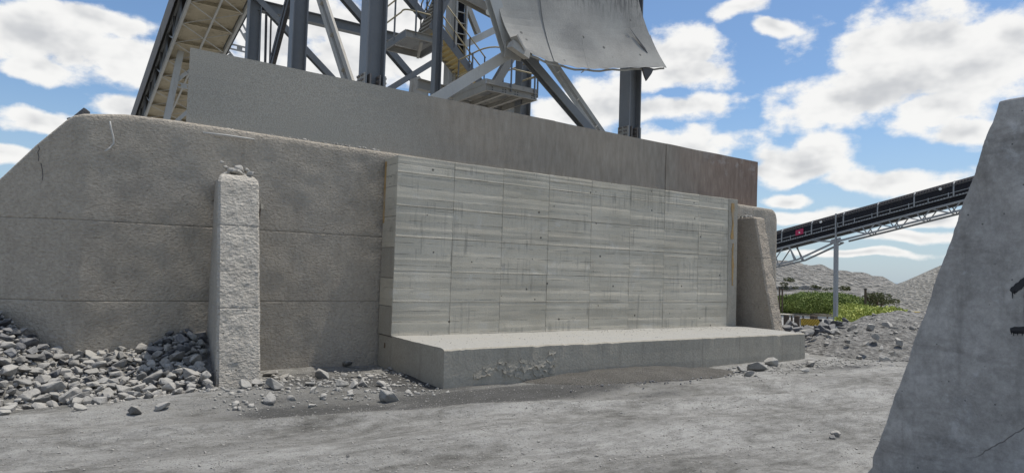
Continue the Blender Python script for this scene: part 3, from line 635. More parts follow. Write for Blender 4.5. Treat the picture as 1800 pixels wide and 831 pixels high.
# ------------------------------------------------------------------ steel barrier plate on top of the walls
PY = 11.17
bar = thing('plate_barrier', (8.5, PY, 3.8), 'long upright steel plate barrier along the wall top, dusty grey turning rust brown', 'barrier')
ptop = lambda x: 4.93 - (x - 1.5) / 14 * 0.13; pbot = lambda x: 3.69 - (x - 1.5) / 14 * 0.09
for (xa, xb, dy) in ((1.50, 8.45, 0.0), (8.458, 11.9, 0.02), (11.906, 15.40, 0.006)):
    xs = np.linspace(xa, xb, 16); zsn = np.linspace(0, 1, 7); A = []
    for x in xs:
        lean = (x - xa) / (xb - xa) * 0.0 + (0.05 if abs(x - 8.3) < 1e-9 else 0)
        A.append([[x + (0.14 * (t - 0.5) if (abs(x - 8.455) < 0.02) else 0), PY + dy + 0.008 * sn(x * 1.1, t * 1.5, 8), pbot(x) + (ptop(x) - pbot(x)) * t + (0.005 * sn(x * 2, 1, 5) if t in (0, 1) else 0)] for t in zsn])
    A = np.array(A); B = A.copy(); B[:, :, 1] += 0.03; nu, nv = A.shape[:2]; n0 = nu * nv; f_ = grid_faces(nu, nv).tolist() + (grid_faces(nu, nv) + n0).tolist()
    for i in range(nu - 1): f_ += [[i * nv, (i + 1) * nv, n0 + (i + 1) * nv, n0 + i * nv], [i * nv + nv - 1, (i + 1) * nv + nv - 1, n0 + (i + 1) * nv + nv - 1, n0 + i * nv + nv - 1]]
    for j in range(nv - 1): f_ += [[j, j + 1, n0 + j + 1, n0 + j], [(nu - 1) * nv + j, (nu - 1) * nv + j + 1, n0 + (nu - 1) * nv + j + 1, n0 + (nu - 1) * nv + j]]
    mesh_obj('steel_plate', np.vstack([A.reshape(-1, 3), B.reshape(-1, 3)]), f_, 'barrier_plate', bar)
for x in (2.2, 5.2, 8.2, 11.2, 14.4):
    MB().hsec((x, PY + 0.15, 3.3), (x, PY + 0.15, 4.7), 0.1, 0.18, 0.012, (0, 1, 0)).build('plate_post', 'grey_steel', bar)

# ------------------------------------------------------------------ steel tower
YA, YB, YC = 12.45, 17.3, 22.5; XA, XB = 4.93, 11.9; TOPZ = 13.5
tower = thing('steel_tower', (8.4, 17, 3.0), 'blue-grey steel frame tower of columns and braces rising behind the plate barrier', 'tower')
def column(x, y, w=0.36, sp=False, m='grey_steel', z0=2.0):
    c = MB().hsec((x, y, z0), (x, y, TOPZ), w * 0.95, w, 0.03, (1, 0, 0)).build('column', m, tower)
    if sp:
        for sx in (-1, 1):
            p = MB().box((x + sx * (w / 2 + 0.001) - (0.025 if sx < 0 else 0), y - w * 0.47, 4.75), (x + sx * (w / 2 + 0.001) + (0.025 if sx > 0 else 0), y + w * 0.47, 5.42)).build('splice_plate', 'dusty_steel', c)
            b = MB()
            for zz in np.arange(4.82, 5.4, 0.095):
                for yy in (-0.13, -0.06, 0.06, 0.13):
                    e = x + sx * (w / 2 + 0.026); b.tube((e, y + yy, zz), (e + sx * 0.03, y + yy, zz), 0.024, 6)
            tag(b.build('bolt', 'bolt_steel', c), kind='stuff')
            MB().box((x + sx * 0.10 - 0.012, y - w * 0.47 - 0.012, 4.75), (x + sx * 0.10 + 0.012, y - 0.02, 5.42)).build('splice_rib', 'bolt_steel', c)
            b = MB()
            for zz in np.arange(4.82, 5.4, 0.095):
                for yy in (-0.14, -0.08): b.tube((x + sx * 0.088, y + yy, zz), (x + sx * 0.06, y + yy, zz), 0.022, 6)
            tag(b.build('bolt', 'bolt_steel', c), kind='stuff')
    return c
column(XA, YA, 0.40, True); column(XB, YA, 0.40, True); column(XA - 0.12, YB, 0.38); column(XB, YB, 0.38); column(XA - 0.1, YC, 0.38); column(XB + 0.18, YC, 0.40, m='dusty_steel')
def mem(kind, a, b, w, h=None, m='grey_steel', name='brace', up=(0, 0, 1)):
    mb = MB(); h = h or w
    if kind == 'h': mb.hsec(a, b, w, h, 0.018, up)
    elif kind == 'c': mb.chan(a, b, w, h, 0.014, up)
    elif kind == '2': # pair of angles with packers
        d = (Vector(b) - Vector(a)).normalized(); sd = d.cross(Vector(up)).normalized() * (w * 0.22)
        for s in (-1, 1): mb.ang(Vector(a) + sd * s, Vector(b) + sd * s, w * 0.55, 0.014, up, s, 1)
        n = 3
        for i in range(n): c = Vector(a).lerp(Vector(b), (i + .5) / n); mb.bar(c - sd * 0.98, c + sd * 0.98, 0.08, 0.012)
    else: mb.bar(a, b, w, h, up)
    return mb.build(name, m, tower)
def pxm(kind, p, q, w, h=None, m='grey_steel', name='brace', Y=None, X=None, up=(0, 1, 0), ext=0.0):
    a = atY(*p, Y) if Y else atX(*p, X); b = atY(*q, Y) if Y else atX(*q, X)
    d = (b - a).normalized(); return mem(kind, a - d * ext, b + d * ext, w, h, m, name, up)
ZR = atY(620, 50, YC).z
mem('h', (XA, YC, ZR), (XB + 0.4, YC, ZR), 0.28, 0.34, name='beam', up=(0, 0, 1))
pxm('h', (461, 8), (590, 145), 0.2, 0.2, Y=YC - 0.1, ext=0.3)
pxm('h', (600, -8), (738, 152), 0.24, 0.24, Y=YC + 0.05)
pxm('h', (660, 172), (790, 92), 0.2, 0.2, Y=YC - 0.1)
pxm('2', (474, 116), (507, -12), 0.26, m='dark_steel', X=XA, up=(1, 0, 0))
pxm('2', (611, 146), (560, -12), 0.26, m='dusty_steel', X=XA - 0.05, up=(1, 0, 0), ext=0.2)
pxm('b', (455, 115), (458, 20), 0.06, m='dark_steel', name='conduit', Y=YC + 1); pxm('b', (466, 116), (468, 26), 0.07, m='dark_steel', name='conduit', Y=YC + 1)
pxm('b', (474, 118), (477, 12), 0.05, m='dark_steel', name='conduit', Y=YC + 1)
mem('h', (XA - .1, YC, 11.6), (XA - .1, YB, 11.6), 0.25, 0.3, name='beam'); mem('h', (XA, YB, 11.6), (XA, YA, 11.6), 0.25, 0.3, name='beam')
mem('h', (XB, YB, 11.6), (XB, YA, 11.6), 0.25, 0.3, name='beam'); mem('h', (XA, YB, 12.4), (XB, YB, 12.4), 0.28, 0.36, name='beam')
# hanger post and platform girder
hp = atY(748.5, 165, YB); ht = atY(756, 0, YB)
mem('h', (hp.x, YB - 0.6, hp.z - 1.6), (hp.x, YB - 0.6, TOPZ), 0.24, 0.2, name='column', up=(1, 0, 0))
pxm('h', (742, 150), (916, 197), 0.2, 0.32, m='dusty_steel', name='beam', Y=18.4, up=(0, 0, 1), ext=0.15)
pxm('h', (714, -6), (746, 32), 0.2, 0.2, Y=YB)
pxm('h', (819, 78), (880, 48), 0.26, 0.26, m='pale_steel', Y=YC + 0.2, ext=0.2); pxm('h', (772, 62), (845, 148), 0.26, 0.26, Y=YC - 0.15, ext=0.2)
pxm('h', (870, 148), (908, 84), 0.24, 0.24, m='dusty_steel', Y=YB, ext=0.1)
pxm('h', (840, 60), (815, -4), 0.2, 0.2, m='dusty_steel', Y=YC)
# front braces that carry the chute
NODE = (899, 92)
pxm('h', (760, 178), NODE, 0.22, 0.19, m='pale_steel', Y=YA - 0.05, ext=0.15)
pxm('h', (914, 88), (1040, 236), 0.2, 0.2, Y=YA, ext=0.15)
pxm('2', (968, 108), (1060, 240), 0.2, m='pale_steel', Y=YA + 0.4, ext=0.1)
pxm('h', (862, -14), (896, 96), 0.28, 0.2, m='pale_steel', Y=YA - 0.3)
pxm('h', (810, -8), (866, 22), 0.22, 0.22, m='dusty_steel', Y=YA + 1.2, ext=0.2)
def gusset(px, py, Y, pts, m='dusty_steel'):
    c = atY(px, py, Y); V_ = [(c.x + a, Y + dy, c.z + b) for dy in (-0.012, 0.012) for a, b in pts]; n = len(pts)
    return mesh_obj('gusset_plate', V_, [list(range(n)), list(range(n, 2 * n))] + [[i, (i + 1) % n, n + (i + 1) % n, n + i] for i in range(n)], m, tower)
gusset(736, 155, YC - 0.25, [(-0.4, -0.35), (0.4, -0.35), (0.4, 0.05), (0.0, 0.45), (-0.35, 0.25)]); gusset(785, 95, YC - 0.3, [(-0.5, -0.3), (0.3, -0.4), (0.3, 0.4), (-0.3, 0.3)])
gusset(902, 88, YA - 0.42, [(-0.22, -0.2), (0.2, -0.22), (0.3, 0.1), (0.05, 0.3), (-0.2, 0.15)])

# cable ladder clipped to the tower
cl = thing('cable_ladder', (atY(809, 150, 19.2).x, 19.2, 4), 'vertical steel cable ladder with dark cables running up the tower', 'cable ladder')
cxl = [atY(x, 100, 19.2).x for x in (800.5, 818)]
for x in cxl: MB().chan((x, 19.2, 4.2), (x, 19.2, TOPZ), 0.06, 0.14, 0.012, (0, 1, 0)).build('side_rail', 'pale_steel', cl)
for z in np.arange(4.4, TOPZ, 0.36): MB().bar((cxl[0], 19.2, z), (cxl[1], 19.2, z), 0.05, 0.03).build('rung', 'pale_steel', cl)
for i in range(6):
    x = cxl[0] + 0.09 + (cxl[1] - cxl[0] - 0.18) * i / 5; path_tube('cable', [(x + 0.012 * math.sin(z * 1.7 + i), 19.26 + 0.01 * math.sin(z + i), z) for z in np.arange(4.2, TOPZ, 0.4)], 0.026, 'black_sheet', cl, 6)

# ------------------------------------------------------------------ stairs and platform
def rail_run(parent, pts, h=1.1, post_every=None, m='rail_steel', knee=True, posts=True):
    pts = [Vector(p) for p in pts]
    for hh in ((h, h * 0.52) if knee else (h,)): path_tube('handrail', [p + Vector((0, 0, hh)) for p in pts], 0.024, m, parent, 6)
    if posts:
        for p in pts: MB().tube(p - Vector((0, 0, 0.12)), p + Vector((0, 0, h)), 0.03, 6).build('handrail_post', 'grey_steel', parent)
plat = thing('access_platform', (11, 17, 6.9), 'small railed steel platform on the tower at the foot of the stairs', 'platform')
y0p, y1p = 16.35, 18.3; c0 = atY(854, 153, y0p); c1 = atY(943, 172, y0p); zp = (c0.z + c1.z) / 2; x0p, x1p = c0.x, c1.x
for a, b, nm in (((x0p, y0p, zp), (x1p, y0p, zp), 'edge_beam'), ((x0p, y1p, zp), (x1p, y1p, zp), 'edge_beam'), ((x0p, y0p, zp), (x0p, y1p, zp), 'edge_beam'), ((x1p, y0p, zp), (x1p, y1p, zp), 'edge_beam')):
    MB().chan(a, b, 0.07, 0.2, 0.012, (0, 0, 1), -1 if a[1] == b[1] == y1p or a[0] == b[0] == x1p else 1).build(nm, 'dusty_steel', plat)
for xx in (x0p + (x1p - x0p) * 0.36, x0p + (x1p - x0p) * 0.7): MB().hsec((xx, y0p + 0.05, zp - 0.02), (xx, y1p, zp - 0.02), 0.1, 0.14, 0.01).build('joist', 'dusty_steel', plat)
gr = MB()
for xx in np.arange(x0p, x1p, 0.045): gr.bar((xx, y0p + 0.02, zp + 0.115), (xx, y1p, zp + 0.115), 0.008, 0.03)
for yy in np.arange(y0p + 0.05, y1p, 0.12): gr.bar((x0p, yy, zp + 0.125), (x1p, yy, zp + 0.125), 0.008, 0.01)
tag(gr.build('grating', 'dusty_steel', plat), kind='stuff')
bo = MB()
for fx in (0.12, 0.32, 0.37, 0.56, 0.61, 0.9, 0.95):
    for dz in (-0.04, 0.03): bo.tube((x0p + (x1p - x0p) * fx, y0p + 0.001, zp + dz), (x0p + (x1p - x0p) * fx, y0p - 0.02, zp + dz), 0.02, 6)
tag(bo.build('bolt', 'dark_steel', plat), kind='stuff')
MB().box((x0p, y0p - 0.010, zp + 0.10), (x1p, y0p - 0.003, zp + 0.25)).build('toe_board', 'dusty_steel', plat)
MB().box((x0p - 0.010, y0p, zp + 0.10), (x0p - 0.003, y1p, zp + 0.25)).build('toe_board', 'dusty_steel', plat)
zt = zp + 0.12
rail_run(plat, [(x0p + 0.05, y1p - 0.2, zt), (x0p + 0.05, y0p + 0.9, zt)], knee=True)
rail_run(plat, [(x0p + 0.85, y0p - 0.03, zt), (x1p - 0.1, y0p - 0.03, zt)]); rail_run(plat, [(x1p + 0.03, y0p, zt), (x1p + 0.03, y0p + 0.9, zt), (x1p + 0.03, y1p, zt)])
def curved(a, b, c, n=8): return [(Vector(a) * (1 - t) ** 2 + Vector(b) * 2 * t * (1 - t) + Vector(c) * t * t) for t in np.linspace(0, 1, n)]
for hh in (0.57, 1.1): path_tube('handrail_bend', curved((x1p - 0.1, y0p - 0.03, zt + hh), (x1p + 0.25, y0p - 0.03, zt + hh), (x1p + 0.03, y0p + 0.5, zt + hh)), 0.024, 'rail_steel', plat)
path_tube('handrail_bend', curved((x0p + 0.05, y0p + 0.9, zt + 1.1), (x0p + 0.2, y0p, zt + 1.25), (x0p + 0.85, y0p - 0.03, zt + 1.1)), 0.024, 'rail_steel', plat)
def stair(t, a, b, width, n, wdir, m='tread_steel'):
    a = Vector(a); b = Vector(b); wv = Vector(wdir).normalized() * width
    for s in (0, 1): MB().bar(a + wv * s, b + wv * s, 0.03, 0.24).build('stringer', 'dusty_steel' if s else 'grey_steel', t)
    hd = Vector((b.x - a.x, b.y - a.y, 0)).normalized()
    for i in range(n):
        c = a.lerp(b, (i + 0.5) / n); V_ = []
        mb_ = MB(); e = hd * 0.12; V_ = [c - e, c + e, c + e + wv, c - e + wv]
        mb_.add([v - Vector((0, 0, 0.04)) for v in V_] + V_, [[0, 1, 2, 3], [4, 5, 6, 7], [0, 1, 5, 4], [1, 2, 6, 5], [2, 3, 7, 6], [3, 0, 4, 7]]); mb_.build('tread', m, t)
    for s in (0, 1):
        for hh in (1.0, 0.52): path_tube('handrail', [a + wv * s + Vector((0, 0, hh)), b + wv * s + Vector((0, 0, hh))], 0.022, 'rail_steel', t)
        for u in (0.02, 0.34, 0.66, 0.98): p = a.lerp(b, u) + wv * s; MB().tube(p, p + Vector((0, 0, 1.0)), 0.024, 6).build('handrail_post', 'dark_steel', t)
st1 = thing('stair_flight', (10, 18.5, 7), 'lower flight of dusty steel stairs dropping to the railed platform on the tower', 'stairs', 'tower stairs')
sa = atY(862, 152, 18.0); sb = atY(778, 40, 18.0)
stair(st1, (sa.x, 18.35, sa.z), (sb.x, 18.35, sb.z), 0.85, 15, (0, 1, 0))
land = thing('stair_landing', (8.6, 17.6, 8.7), 'small upper stair landing with curved rail beside the thin tower post', 'platform')
la = atY(708, 62, 17.4); lb = atY(772, 78, 17.4); zl = (la.z + lb.z) / 2
for yy in (17.2, 18.7): MB().chan((la.x, yy, zl), (lb.x, yy, zl), 0.06, 0.2, 0.012).build('edge_beam', 'dusty_steel', land)
for xx in (la.x, lb.x): MB().chan((xx, 17.2, zl), (xx, 18.7, zl), 0.06, 0.2, 0.012).build('edge_beam', 'grey_steel', land)
gr = MB()
for xx in np.arange(la.x, lb.x, 0.05): gr.bar((xx, 17.2, zl + 0.11), (xx, 18.7, zl + 0.11), 0.01, 0.03)
tag(gr.build('grating', 'dusty_steel', land), kind='stuff')
MB().hsec((la.x + 0.5, 17.2, zl - 0.1), (lb.x - 0.1, 18.6, zl - 0.1), 0.08, 0.12, 0.01).build('joist', 'dusty_steel', land)
for hh in (0.6, 1.1): path_tube('handrail', [(la.x + 0.75, 17.2, zl + 0.1 + hh)] + curved((la.x + 0.2, 17.2, zl + 0.1 + hh), (la.x - 0.12, 17.2, zl + 0.1 + hh), (la.x - 0.02, 17.5, zl + 0.1 + hh)) + [(la.x, 18.7, zl + 0.1 + hh)], 0.024, 'rail_steel', land)
for p in ((la.x + 0.3, 17.2), (la.x, 18.0), (la.x, 18.7)): MB().tube((p[0], p[1], zl), (p[0], p[1], zl + 1.2), 0.03, 6).build('handrail_post', 'grey_steel', land)
st2 = thing('stair_flight', (9, 17.3, 9), 'upper flight of steel stairs climbing from the landing out of view', 'stairs', 'tower stairs')
ua = atY(757, 55, 17.3); ub = atY(790, -20, 17.3)
stair(st2, (ua.x, 17.2, ua.z), (ub.x, 17.2, ub.z), 0.8, 9, (0, 1, 0), 'dusty_steel')

# ------------------------------------------------------------------ chute skirt plate
ch = thing('chute_plate', (10.3, 12, 7), 'big battered pale steel chute plate hanging out from the tower', 'chute plate')
# four edges as (pixel row -> plane) control lines, the plate flares towards the front at its foot
def crow(pts, Y): return [atY(x, y, Y) for x, y in pts]
rowsC = [crow([(842, -130), (900, -135), (970, -140), (1040, -145), (1085, -150)], 12.15), crow([(868, -30), (930, -36), (1000, -42), (1060, -48), (1112, -52)], 12.12),
         crow([(880, 25), (940, 28), (1010, 28), (1075, 26), (1128, 22)], 12.02), crow([(893, 58), (950, 72), (1020, 80), (1090, 80), (1146, 74)], 11.85),
         crow([(906, 78), (962, 106), (1030, 121), (1100, 120), (1171, 119)], 11.6)]
def bez(c, t):
    c = [Vector(v) for v in c]; n = len(c) - 1; seg = min(int(t * n), n - 1); u = t * n - seg
    p0 = c[max(seg - 1, 0)]; p1 = c[seg]; p2 = c[seg + 1]; p3 = c[min(seg + 2, n)]
    return 0.5 * ((2 * p1) + (p2 - p0) * u + (2 * p0 - 5 * p1 + 4 * p2 - p3) * u * u + (3 * p1 - p0 - 3 * p2 + p3) * u ** 3)
def chute_pt(u, v): return bez([bez(r, u) for r in rowsC], v)
def chute_sheet(u0, u1, v0, v1, lift, nu=14, nv=16):
    A = np.zeros((nu, nv, 3))
    for i in range(nu):
        for j in range(nv):
            u = u0 + (u1 - u0) * i / (nu - 1); v = v0 + (v1 - v0) * j / (nv - 1)
            p = chute_pt(u, v); q = 0.02 * sn(u * 6, v * 5, 3); edge = 0.015 * sn(u * 40, 0.5, 3) if v > 0.999 else 0
            A[i, j] = (p.x, p.y - lift + q, p.z + edge)
    B = A.copy(); B[:, :, 1] += 0.02; B[:, :, 2] += 0.004; n0 = nu * nv; f_ = grid_faces(nu, nv).tolist() + (grid_faces(nu, nv) + n0).tolist()
    for i in range(nu - 1): f_ += [[i * nv, (i + 1) * nv, n0 + (i + 1) * nv, n0 + i * nv], [i * nv + nv - 1, (i + 1) * nv + nv - 1, n0 + (i + 1) * nv + nv - 1, n0 + i * nv + nv - 1]]
    for j in range(nv - 1): f_ += [[j, j + 1, n0 + j + 1, n0 + j], [(nu - 1) * nv + j, (nu - 1) * nv + j + 1, n0 + (nu - 1) * nv + j + 1, n0 + (nu - 1) * nv + j]]
    return mesh_obj('chute_sheet', np.vstack([A.reshape(-1, 3), B.reshape(-1, 3)]), f_, 'chute_plate', ch, False)
chute_sheet(0.0, 0.30, 0, 1, 0.0); chute_sheet(0.296, 0.52, 0, 1, 0.022); chute_sheet(0.514, 1.0, 0.0, 0.70, 0.003); chute_sheet(0.512, 1.0, 0.69, 1.0, 0.026)
# torn stiffener along the lower edge, ripped flap and dent slit
pts = [chute_pt(u, 0.985) + Vector((0, 0.05, -0.02 + 0.015 * math.sin(u * 40))) for u in np.linspace(0.0, 1.0, 26)]
for a, b in ((0, 9), (9, 17), (17, 25)):
    mb = MB()
    for p, q in zip(pts[a:b], pts[a + 1:b + 1]): mb.ang(p, q, 0.045, 0.012, (0, 0, 1), -1, -1)
    mb.build('edge_angle', 'dusty_steel', ch)
c = chute_pt(0.0, 0.97)
mb = MB(); mb.prof(c + Vector((-0.12, 0.0, -0.05)), c + Vector((0.35, 0.03, -0.2)), [(-0.1, -0.05), (0.1, -0.08), (0.07, 0.1), (-0.08, 0.06)]); mb.bar(c + Vector((-0.05, -0.03, 0.14)), c + Vector((0.2, 0.02, -0.12)), 0.2, 0.05); mb.build('crumpled_corner', 'dusty_steel', ch)
c = chute_pt(0.86, 0.99)
mesh_obj('torn_flap', [c + Vector(v) for v in [(-0.12, 0, 0.02), (0.28, 0, 0.02), (0.22, 0.02, -0.12), (0.1, 0.06, -0.3), (0.0, 0.03, -0.18), (-0.12, 0.06, 0.02), (0.28, 0.06, 0.02), (0.22, 0.07, -0.12), (0.1, 0.1, -0.3), (0.0, 0.08, -0.18)]],
         [[0, 1, 2, 3, 4], [5, 6, 7, 8, 9], [0, 1, 6, 5], [1, 2, 7, 6], [2, 3, 8, 7], [3, 4, 9, 8], [4, 0, 5, 9]], 'dark_steel', ch)
c = chute_pt(0.5, 0.99); MB().bar(c + Vector((0, -0.02, -0.03)), c + Vector((-0.12, 0, -0.12)), 0.07, 0.02).build('torn_flap', 'dusty_steel', ch)
c0 = chute_pt(0.84, 0.60); c1 = chute_pt(0.90, 0.84)
mb = MB(); m_ = c0.lerp(c1, 0.8); V_ = [c0 + Vector((0, -0.03, 0)), m_ + Vector((0.03, -0.05, 0)), c1 + Vector((0.01, -0.04, 0)), m_ + Vector((-0.035, -0.035, 0)), c0 + Vector((0.01, -0.02, 0)), m_ + Vector((0.05, -0.02, 0)), c1 + Vector((0, -0.02, 0))]
mesh_obj('slit_lip', V_, [[0, 1, 3], [1, 2, 3], [0, 1, 5, 4], [1, 2, 6, 5], [0, 3, 2, 6, 5, 4]], 'dark_steel', ch)
fl = thing('floodlight', atY(862, 22, 13.4), 'small round white floodlight under the chute support beside the stairs', 'lamp')
c = atY(860, 22, 13.4); MB().tube(c, c + Vector((-0.06, -0.08, -0.03)), 0.075, 14).build('lamp_glass', 'lamp_glass', fl); MB().tube(c + Vector((0.1, 0.12, 0.05)), c + Vector((0.002, 0.002, 0.001)), 0.085, 14).build('lamp_housing', 'dusty_steel', fl)
MB().bar(c + Vector((0.08, 0.1, 0.04)), c + Vector((0.3, 0.2, 0.2)), 0.03).build('lamp_arm', 'dusty_steel', fl)

# ------------------------------------------------------------------ conveyor gallery at the left
G0 = Vector((3.174, 37.296, 8.506)); gd = Vector((0.025, -0.9736, 0.2268)).normalized(); GW = 1.82; gX = Vector((1, 0, 0)); gN = gX.cross(gd).normalized()
if gN.z < 0: gN = -gN
gal = thing('conveyor_gallery', (4, 34, 0), 'inclined covered conveyor gallery seen from below at the left, tan floor sheets', 'conveyor')
def gp(t, x, n): return G0 + gd * t + gX * x + gN * n
T0, T1 = -9.0, 22.0
for x in (0.0, GW): MB().chan(gp(T0, x, 0), gp(T1, x, 0), 0.09, 0.22, 0.014, gN, 1 if x == 0 else -1).build('bottom_chord', 'pale_steel', gal)
for x in (-0.05, GW + 0.05): MB().bar(gp(T0, x, 1.15), gp(T1, x, 1.15), 0.09, 0.09, gN).build('top_chord', 'pale_steel', gal)
nb = 20; pitch = (T1 - T0) / nb
for i in range(nb + 1):
    t = T0 + i * pitch; MB().chan(gp(t, 0.02, 0.02), gp(t, GW - 0.02, 0.02), 0.06, 0.14, 0.012, gN).build('cross_beam', 'floor_sheet', gal)
    for x in (-0.05, GW + 0.05): MB().bar(gp(t, x, 0.1), gp(t, x, 1.15), 0.06, 0.06, gd).build('web_post', 'grey_steel', gal)
    if i < nb:
        for a, b in ((0, GW), (GW, 0)):
            MB().bar(gp(t, a, -0.06 if a else -0.045), gp(t + pitch, b, -0.06 if a else -0.045), 0.045, 0.012, gN).build('sway_brace', 'pale_steel' if a else 'dusty_steel', gal)
        MB().ang(gp(t, -0.07, 0.1 if i % 2 else 1.1), gp(t + pitch, -0.07, 1.1 if i % 2 else 0.1), 0.07, 0.01, gX).build('web_diagonal', 'grey_steel', gal)
        e = 0.012; V_ = [gp(t + e, 0.04, 0.10), gp(t + pitch - e, 0.04, 0.10), gp(t + pitch - e, GW - 0.04, 0.10), gp(t + e, GW - 0.04, 0.10)]
        mesh_obj('floor_sheet', V_ + [v + gN * 0.02 for v in V_], [[0, 1, 2, 3], [4, 5, 6, 7], [0, 1, 5, 4], [1, 2, 6, 5], [2, 3, 7, 6], [3, 0, 4, 7]], 'floor_sheet', gal)
MB().bar(gp(T0, GW * 0.52, -0.05), gp(T1, GW * 0.52, -0.05), 0.07, 0.07, gN).build('stringer', 'pale_steel', gal)
for t in np.arange(T0, T1, 3.1):     # corrugated hood sheets, both sides and over the top
    t1 = min(t + 3.1, T1); ns = int((t1 - t) / 0.05); arc = [(-0.28, 0.72), (-0.30, 1.35), (-0.24, 1.75), (0.0, 2.05), (GW / 2, 2.35), (GW, 2.05), (GW + 0.24, 1.75), (GW + 0.30, 1.0), (GW + 0.26, 0.2)]
    A = np.array([[gp(t + (t1 - t) * i / ns, x * (1 + (0.0)) + (0.022 if i % 2 else 0) * (1 if x > GW / 2 else -1), n + (0.022 if i % 2 else 0)) for x, n in arc] for i in range(ns + 1)])
    B = A + np.array(gN) * -0.01 + 0; nu, nv = A.shape[:2]
    mesh_obj('hood_sheet', A.reshape(-1, 3), grid_faces(nu, nv).tolist(), 'cover_sheet', gal)
# trestle under the gallery
YT = 30.4
tre = thing('trestle', (4, YT, -1), 'pale splayed steel trestle with laced bracing under the left conveyor gallery', 'trestle')
def tm(p, q, w, kind='b', m='pale_steel', nm='brace', ext=0.0):
    a = atY(*p, YT); b = atY(*q, YT); d = (b - a).normalized(); a -= d * ext; b += d * ext; mb = MB()
    if kind == 'h': mb.hsec(a, b, w, w, 0.02, (0, 1, 0))
    elif kind == 'l':
        up = Vector((0, 1, 0)); sd = d.cross(up).normalized() * w * 0.5
        for s in (-1, 1): mb.bar(a + sd * s, b + sd * s, w * 0.3, w * 0.3, up)
        L = (b - a).length; n = max(3, int(L / 0.9))
        for i in range(n): c = a.lerp(b, (i + 0.5) / n); mb.bar(c - sd * 0.84, c + sd * 0.84, 0.22, 0.02, up)
    else: mb.bar(a, b, w, w, (0, 1, 0))
    return mb.build(nm, m, tre)
def ray_ground(p, q): # carry a leg on to the ground
    a = atY(*p, YT); b = atY(*q, YT); t = (-1.6 - a.z) / (b.z - a.z); return a.lerp(b, t)
la_ = atY(341, -20, YT); lg = ray_ground((337, 0), (292, 215)); MB().hsec(la_, lg, 0.24, 0.24, 0.02, (0, 1, 0)).build('leg', 'pale_steel', tre)
ra_ = atY(396, -25, YT); rg_ = ray_ground((402, 10), (433, 64)); mid = atY(387, 78, YT)
tm((394, -6), (440, 76), 0.22, 'l'); 
a = atY(440, 76, YT); MB().hsec(a, Vector((a.x + 1.6, YT, -1.6)), 0.24, 0.24, 0.02, (0, 1, 0)).build('leg', 'pale_steel', tre)
tm((322, 62), (440, 90), 0.2, 'l'); tm((387, 78), (330, 128), 0.14); tm((387, 78), (408, 104), 0.2, 'l'); tm((330, 55), (384, 4), 0.16)
tm((303, 148), (420, 168), 0.16, 'l'); tm((306, 146), (328, 128), 0.14); tm((288, 232), (330, 196), 0.14)
MB().box((lg.x - 0.4, YT - 0.4, -2.2), (lg.x + 0.4, YT + 0.4, -1.5)).build('footing', 'slab_concrete', tre); MB().box((a.x + 1.2, YT - 0.4, -2.2), (a.x + 2.0, YT + 0.4, -1.5)).build('footing', 'slab_concrete', tre)

# ------------------------------------------------------------------ belt conveyor at the right
O_ = Vector((38.343, 22.315, 4.0)); cu = Vector((0.143, -0.96, 0.243)).normalized(); cw = cu.cross(Vector((0, 0, 1))).normalized()
if cw.x > 0: cw = -cw           # towards the viewer
cv = Vector((0, 0, 1))
plain('conveyor_steel', (0.29, 0.30, 0.305), 0.55, 0, 0.3, 2, 0, ((0.2, 0.17, 0.14), 0.35))
con = thing('belt_conveyor', (38.6, 22.4, -0.9), 'black hooded inclined belt conveyor on a steel truss with a single post', 'conveyor')
def cp(t, wv, v): return O_ + cu * t + cw * wv + cv * v
C0, C1 = -15.0, 17.0; CWD = 1.1
for wv, nm in ((0, 'near'), (-CWD, 'far')):
    m = 'conveyor_steel'
    MB().bar(cp(C0, wv, 0.50), cp(C1, wv, 0.50), 0.10, 0.10, cw).build('mid_chord', m, con)
    MB().bar(cp(C0, wv, 0.86), cp(C1, wv, 0.86), 0.07, 0.08, cw).build('walkway_stringer', m, con)
    MB().bar(cp(0.3, wv, 0.02), cp(C1, wv, 0.02), 0.10, 0.10, cw).build('bottom_chord', m, con)
    MB().bar(cp(C0, wv, -0.50), cp(-2.4, wv, -0.50), 0.10, 0.10, cw).build('bottom_chord', m, con); MB().bar(cp(-2.4, wv, -0.50), cp(0, wv, 0.02), 0.10, 0.10, cw).build('bottom_chord', m, con)
    t = 0.3; i = 0
    while t < C1 - 1.5:
        MB().bar(cp(t + 0.45, wv, 0.50), cp(t + 1.35, wv, 0.05), 0.05, 0.05, cw).build('web_diagonal', m, con); MB().bar(cp(t + 1.45, wv, 0.05), cp(t + 1.2, wv, 0.50), 0.06, 0.05, cw).build('web_post', m, con)
        MB().bar(cp(t + 1.5, wv, 0.05), cp(t + 1.9, wv, 0.50), 0.05, 0.05, cw).build('web_diagonal', m, con); t += 1.45
    t = -2.6
    while t > C0 + 1:
        MB().bar(cp(t, wv, -0.48), cp(t - 0.35, wv, 0.50), 0.07, 0.05, cw).build('web_post', m, con); MB().bar(cp(t - 1.55, wv, -0.48), cp(t - 0.75, wv, 0.50), 0.06, 0.05, cw).build('web_diagonal', m, con); t -= 1.55
    MB().bar(cp(-0.1, wv, 0.05), cp(-1.6, wv, 0.50), 0.06, 0.06, cw).build('web_diagonal', m, con); MB().bar(cp(-2.5, wv, -0.48), cp(-3.0, wv, 0.5), 0.08, 0.06, cw).build('web_post', m, con)
    MB().bar(cp(C0, wv + 0.06, 1.06), cp(C1, wv + 0.06, 1.06), 0.035, 0.035, cw).build('handrail', m, con)
    for t in np.arange(C0 + 0.4, C1, 0.98): MB().bar(cp(t, wv + 0.06, 0.86), cp(t, wv + 0.06, 1.12), 0.04, 0.04, cw).build('handrail_post', m, con)
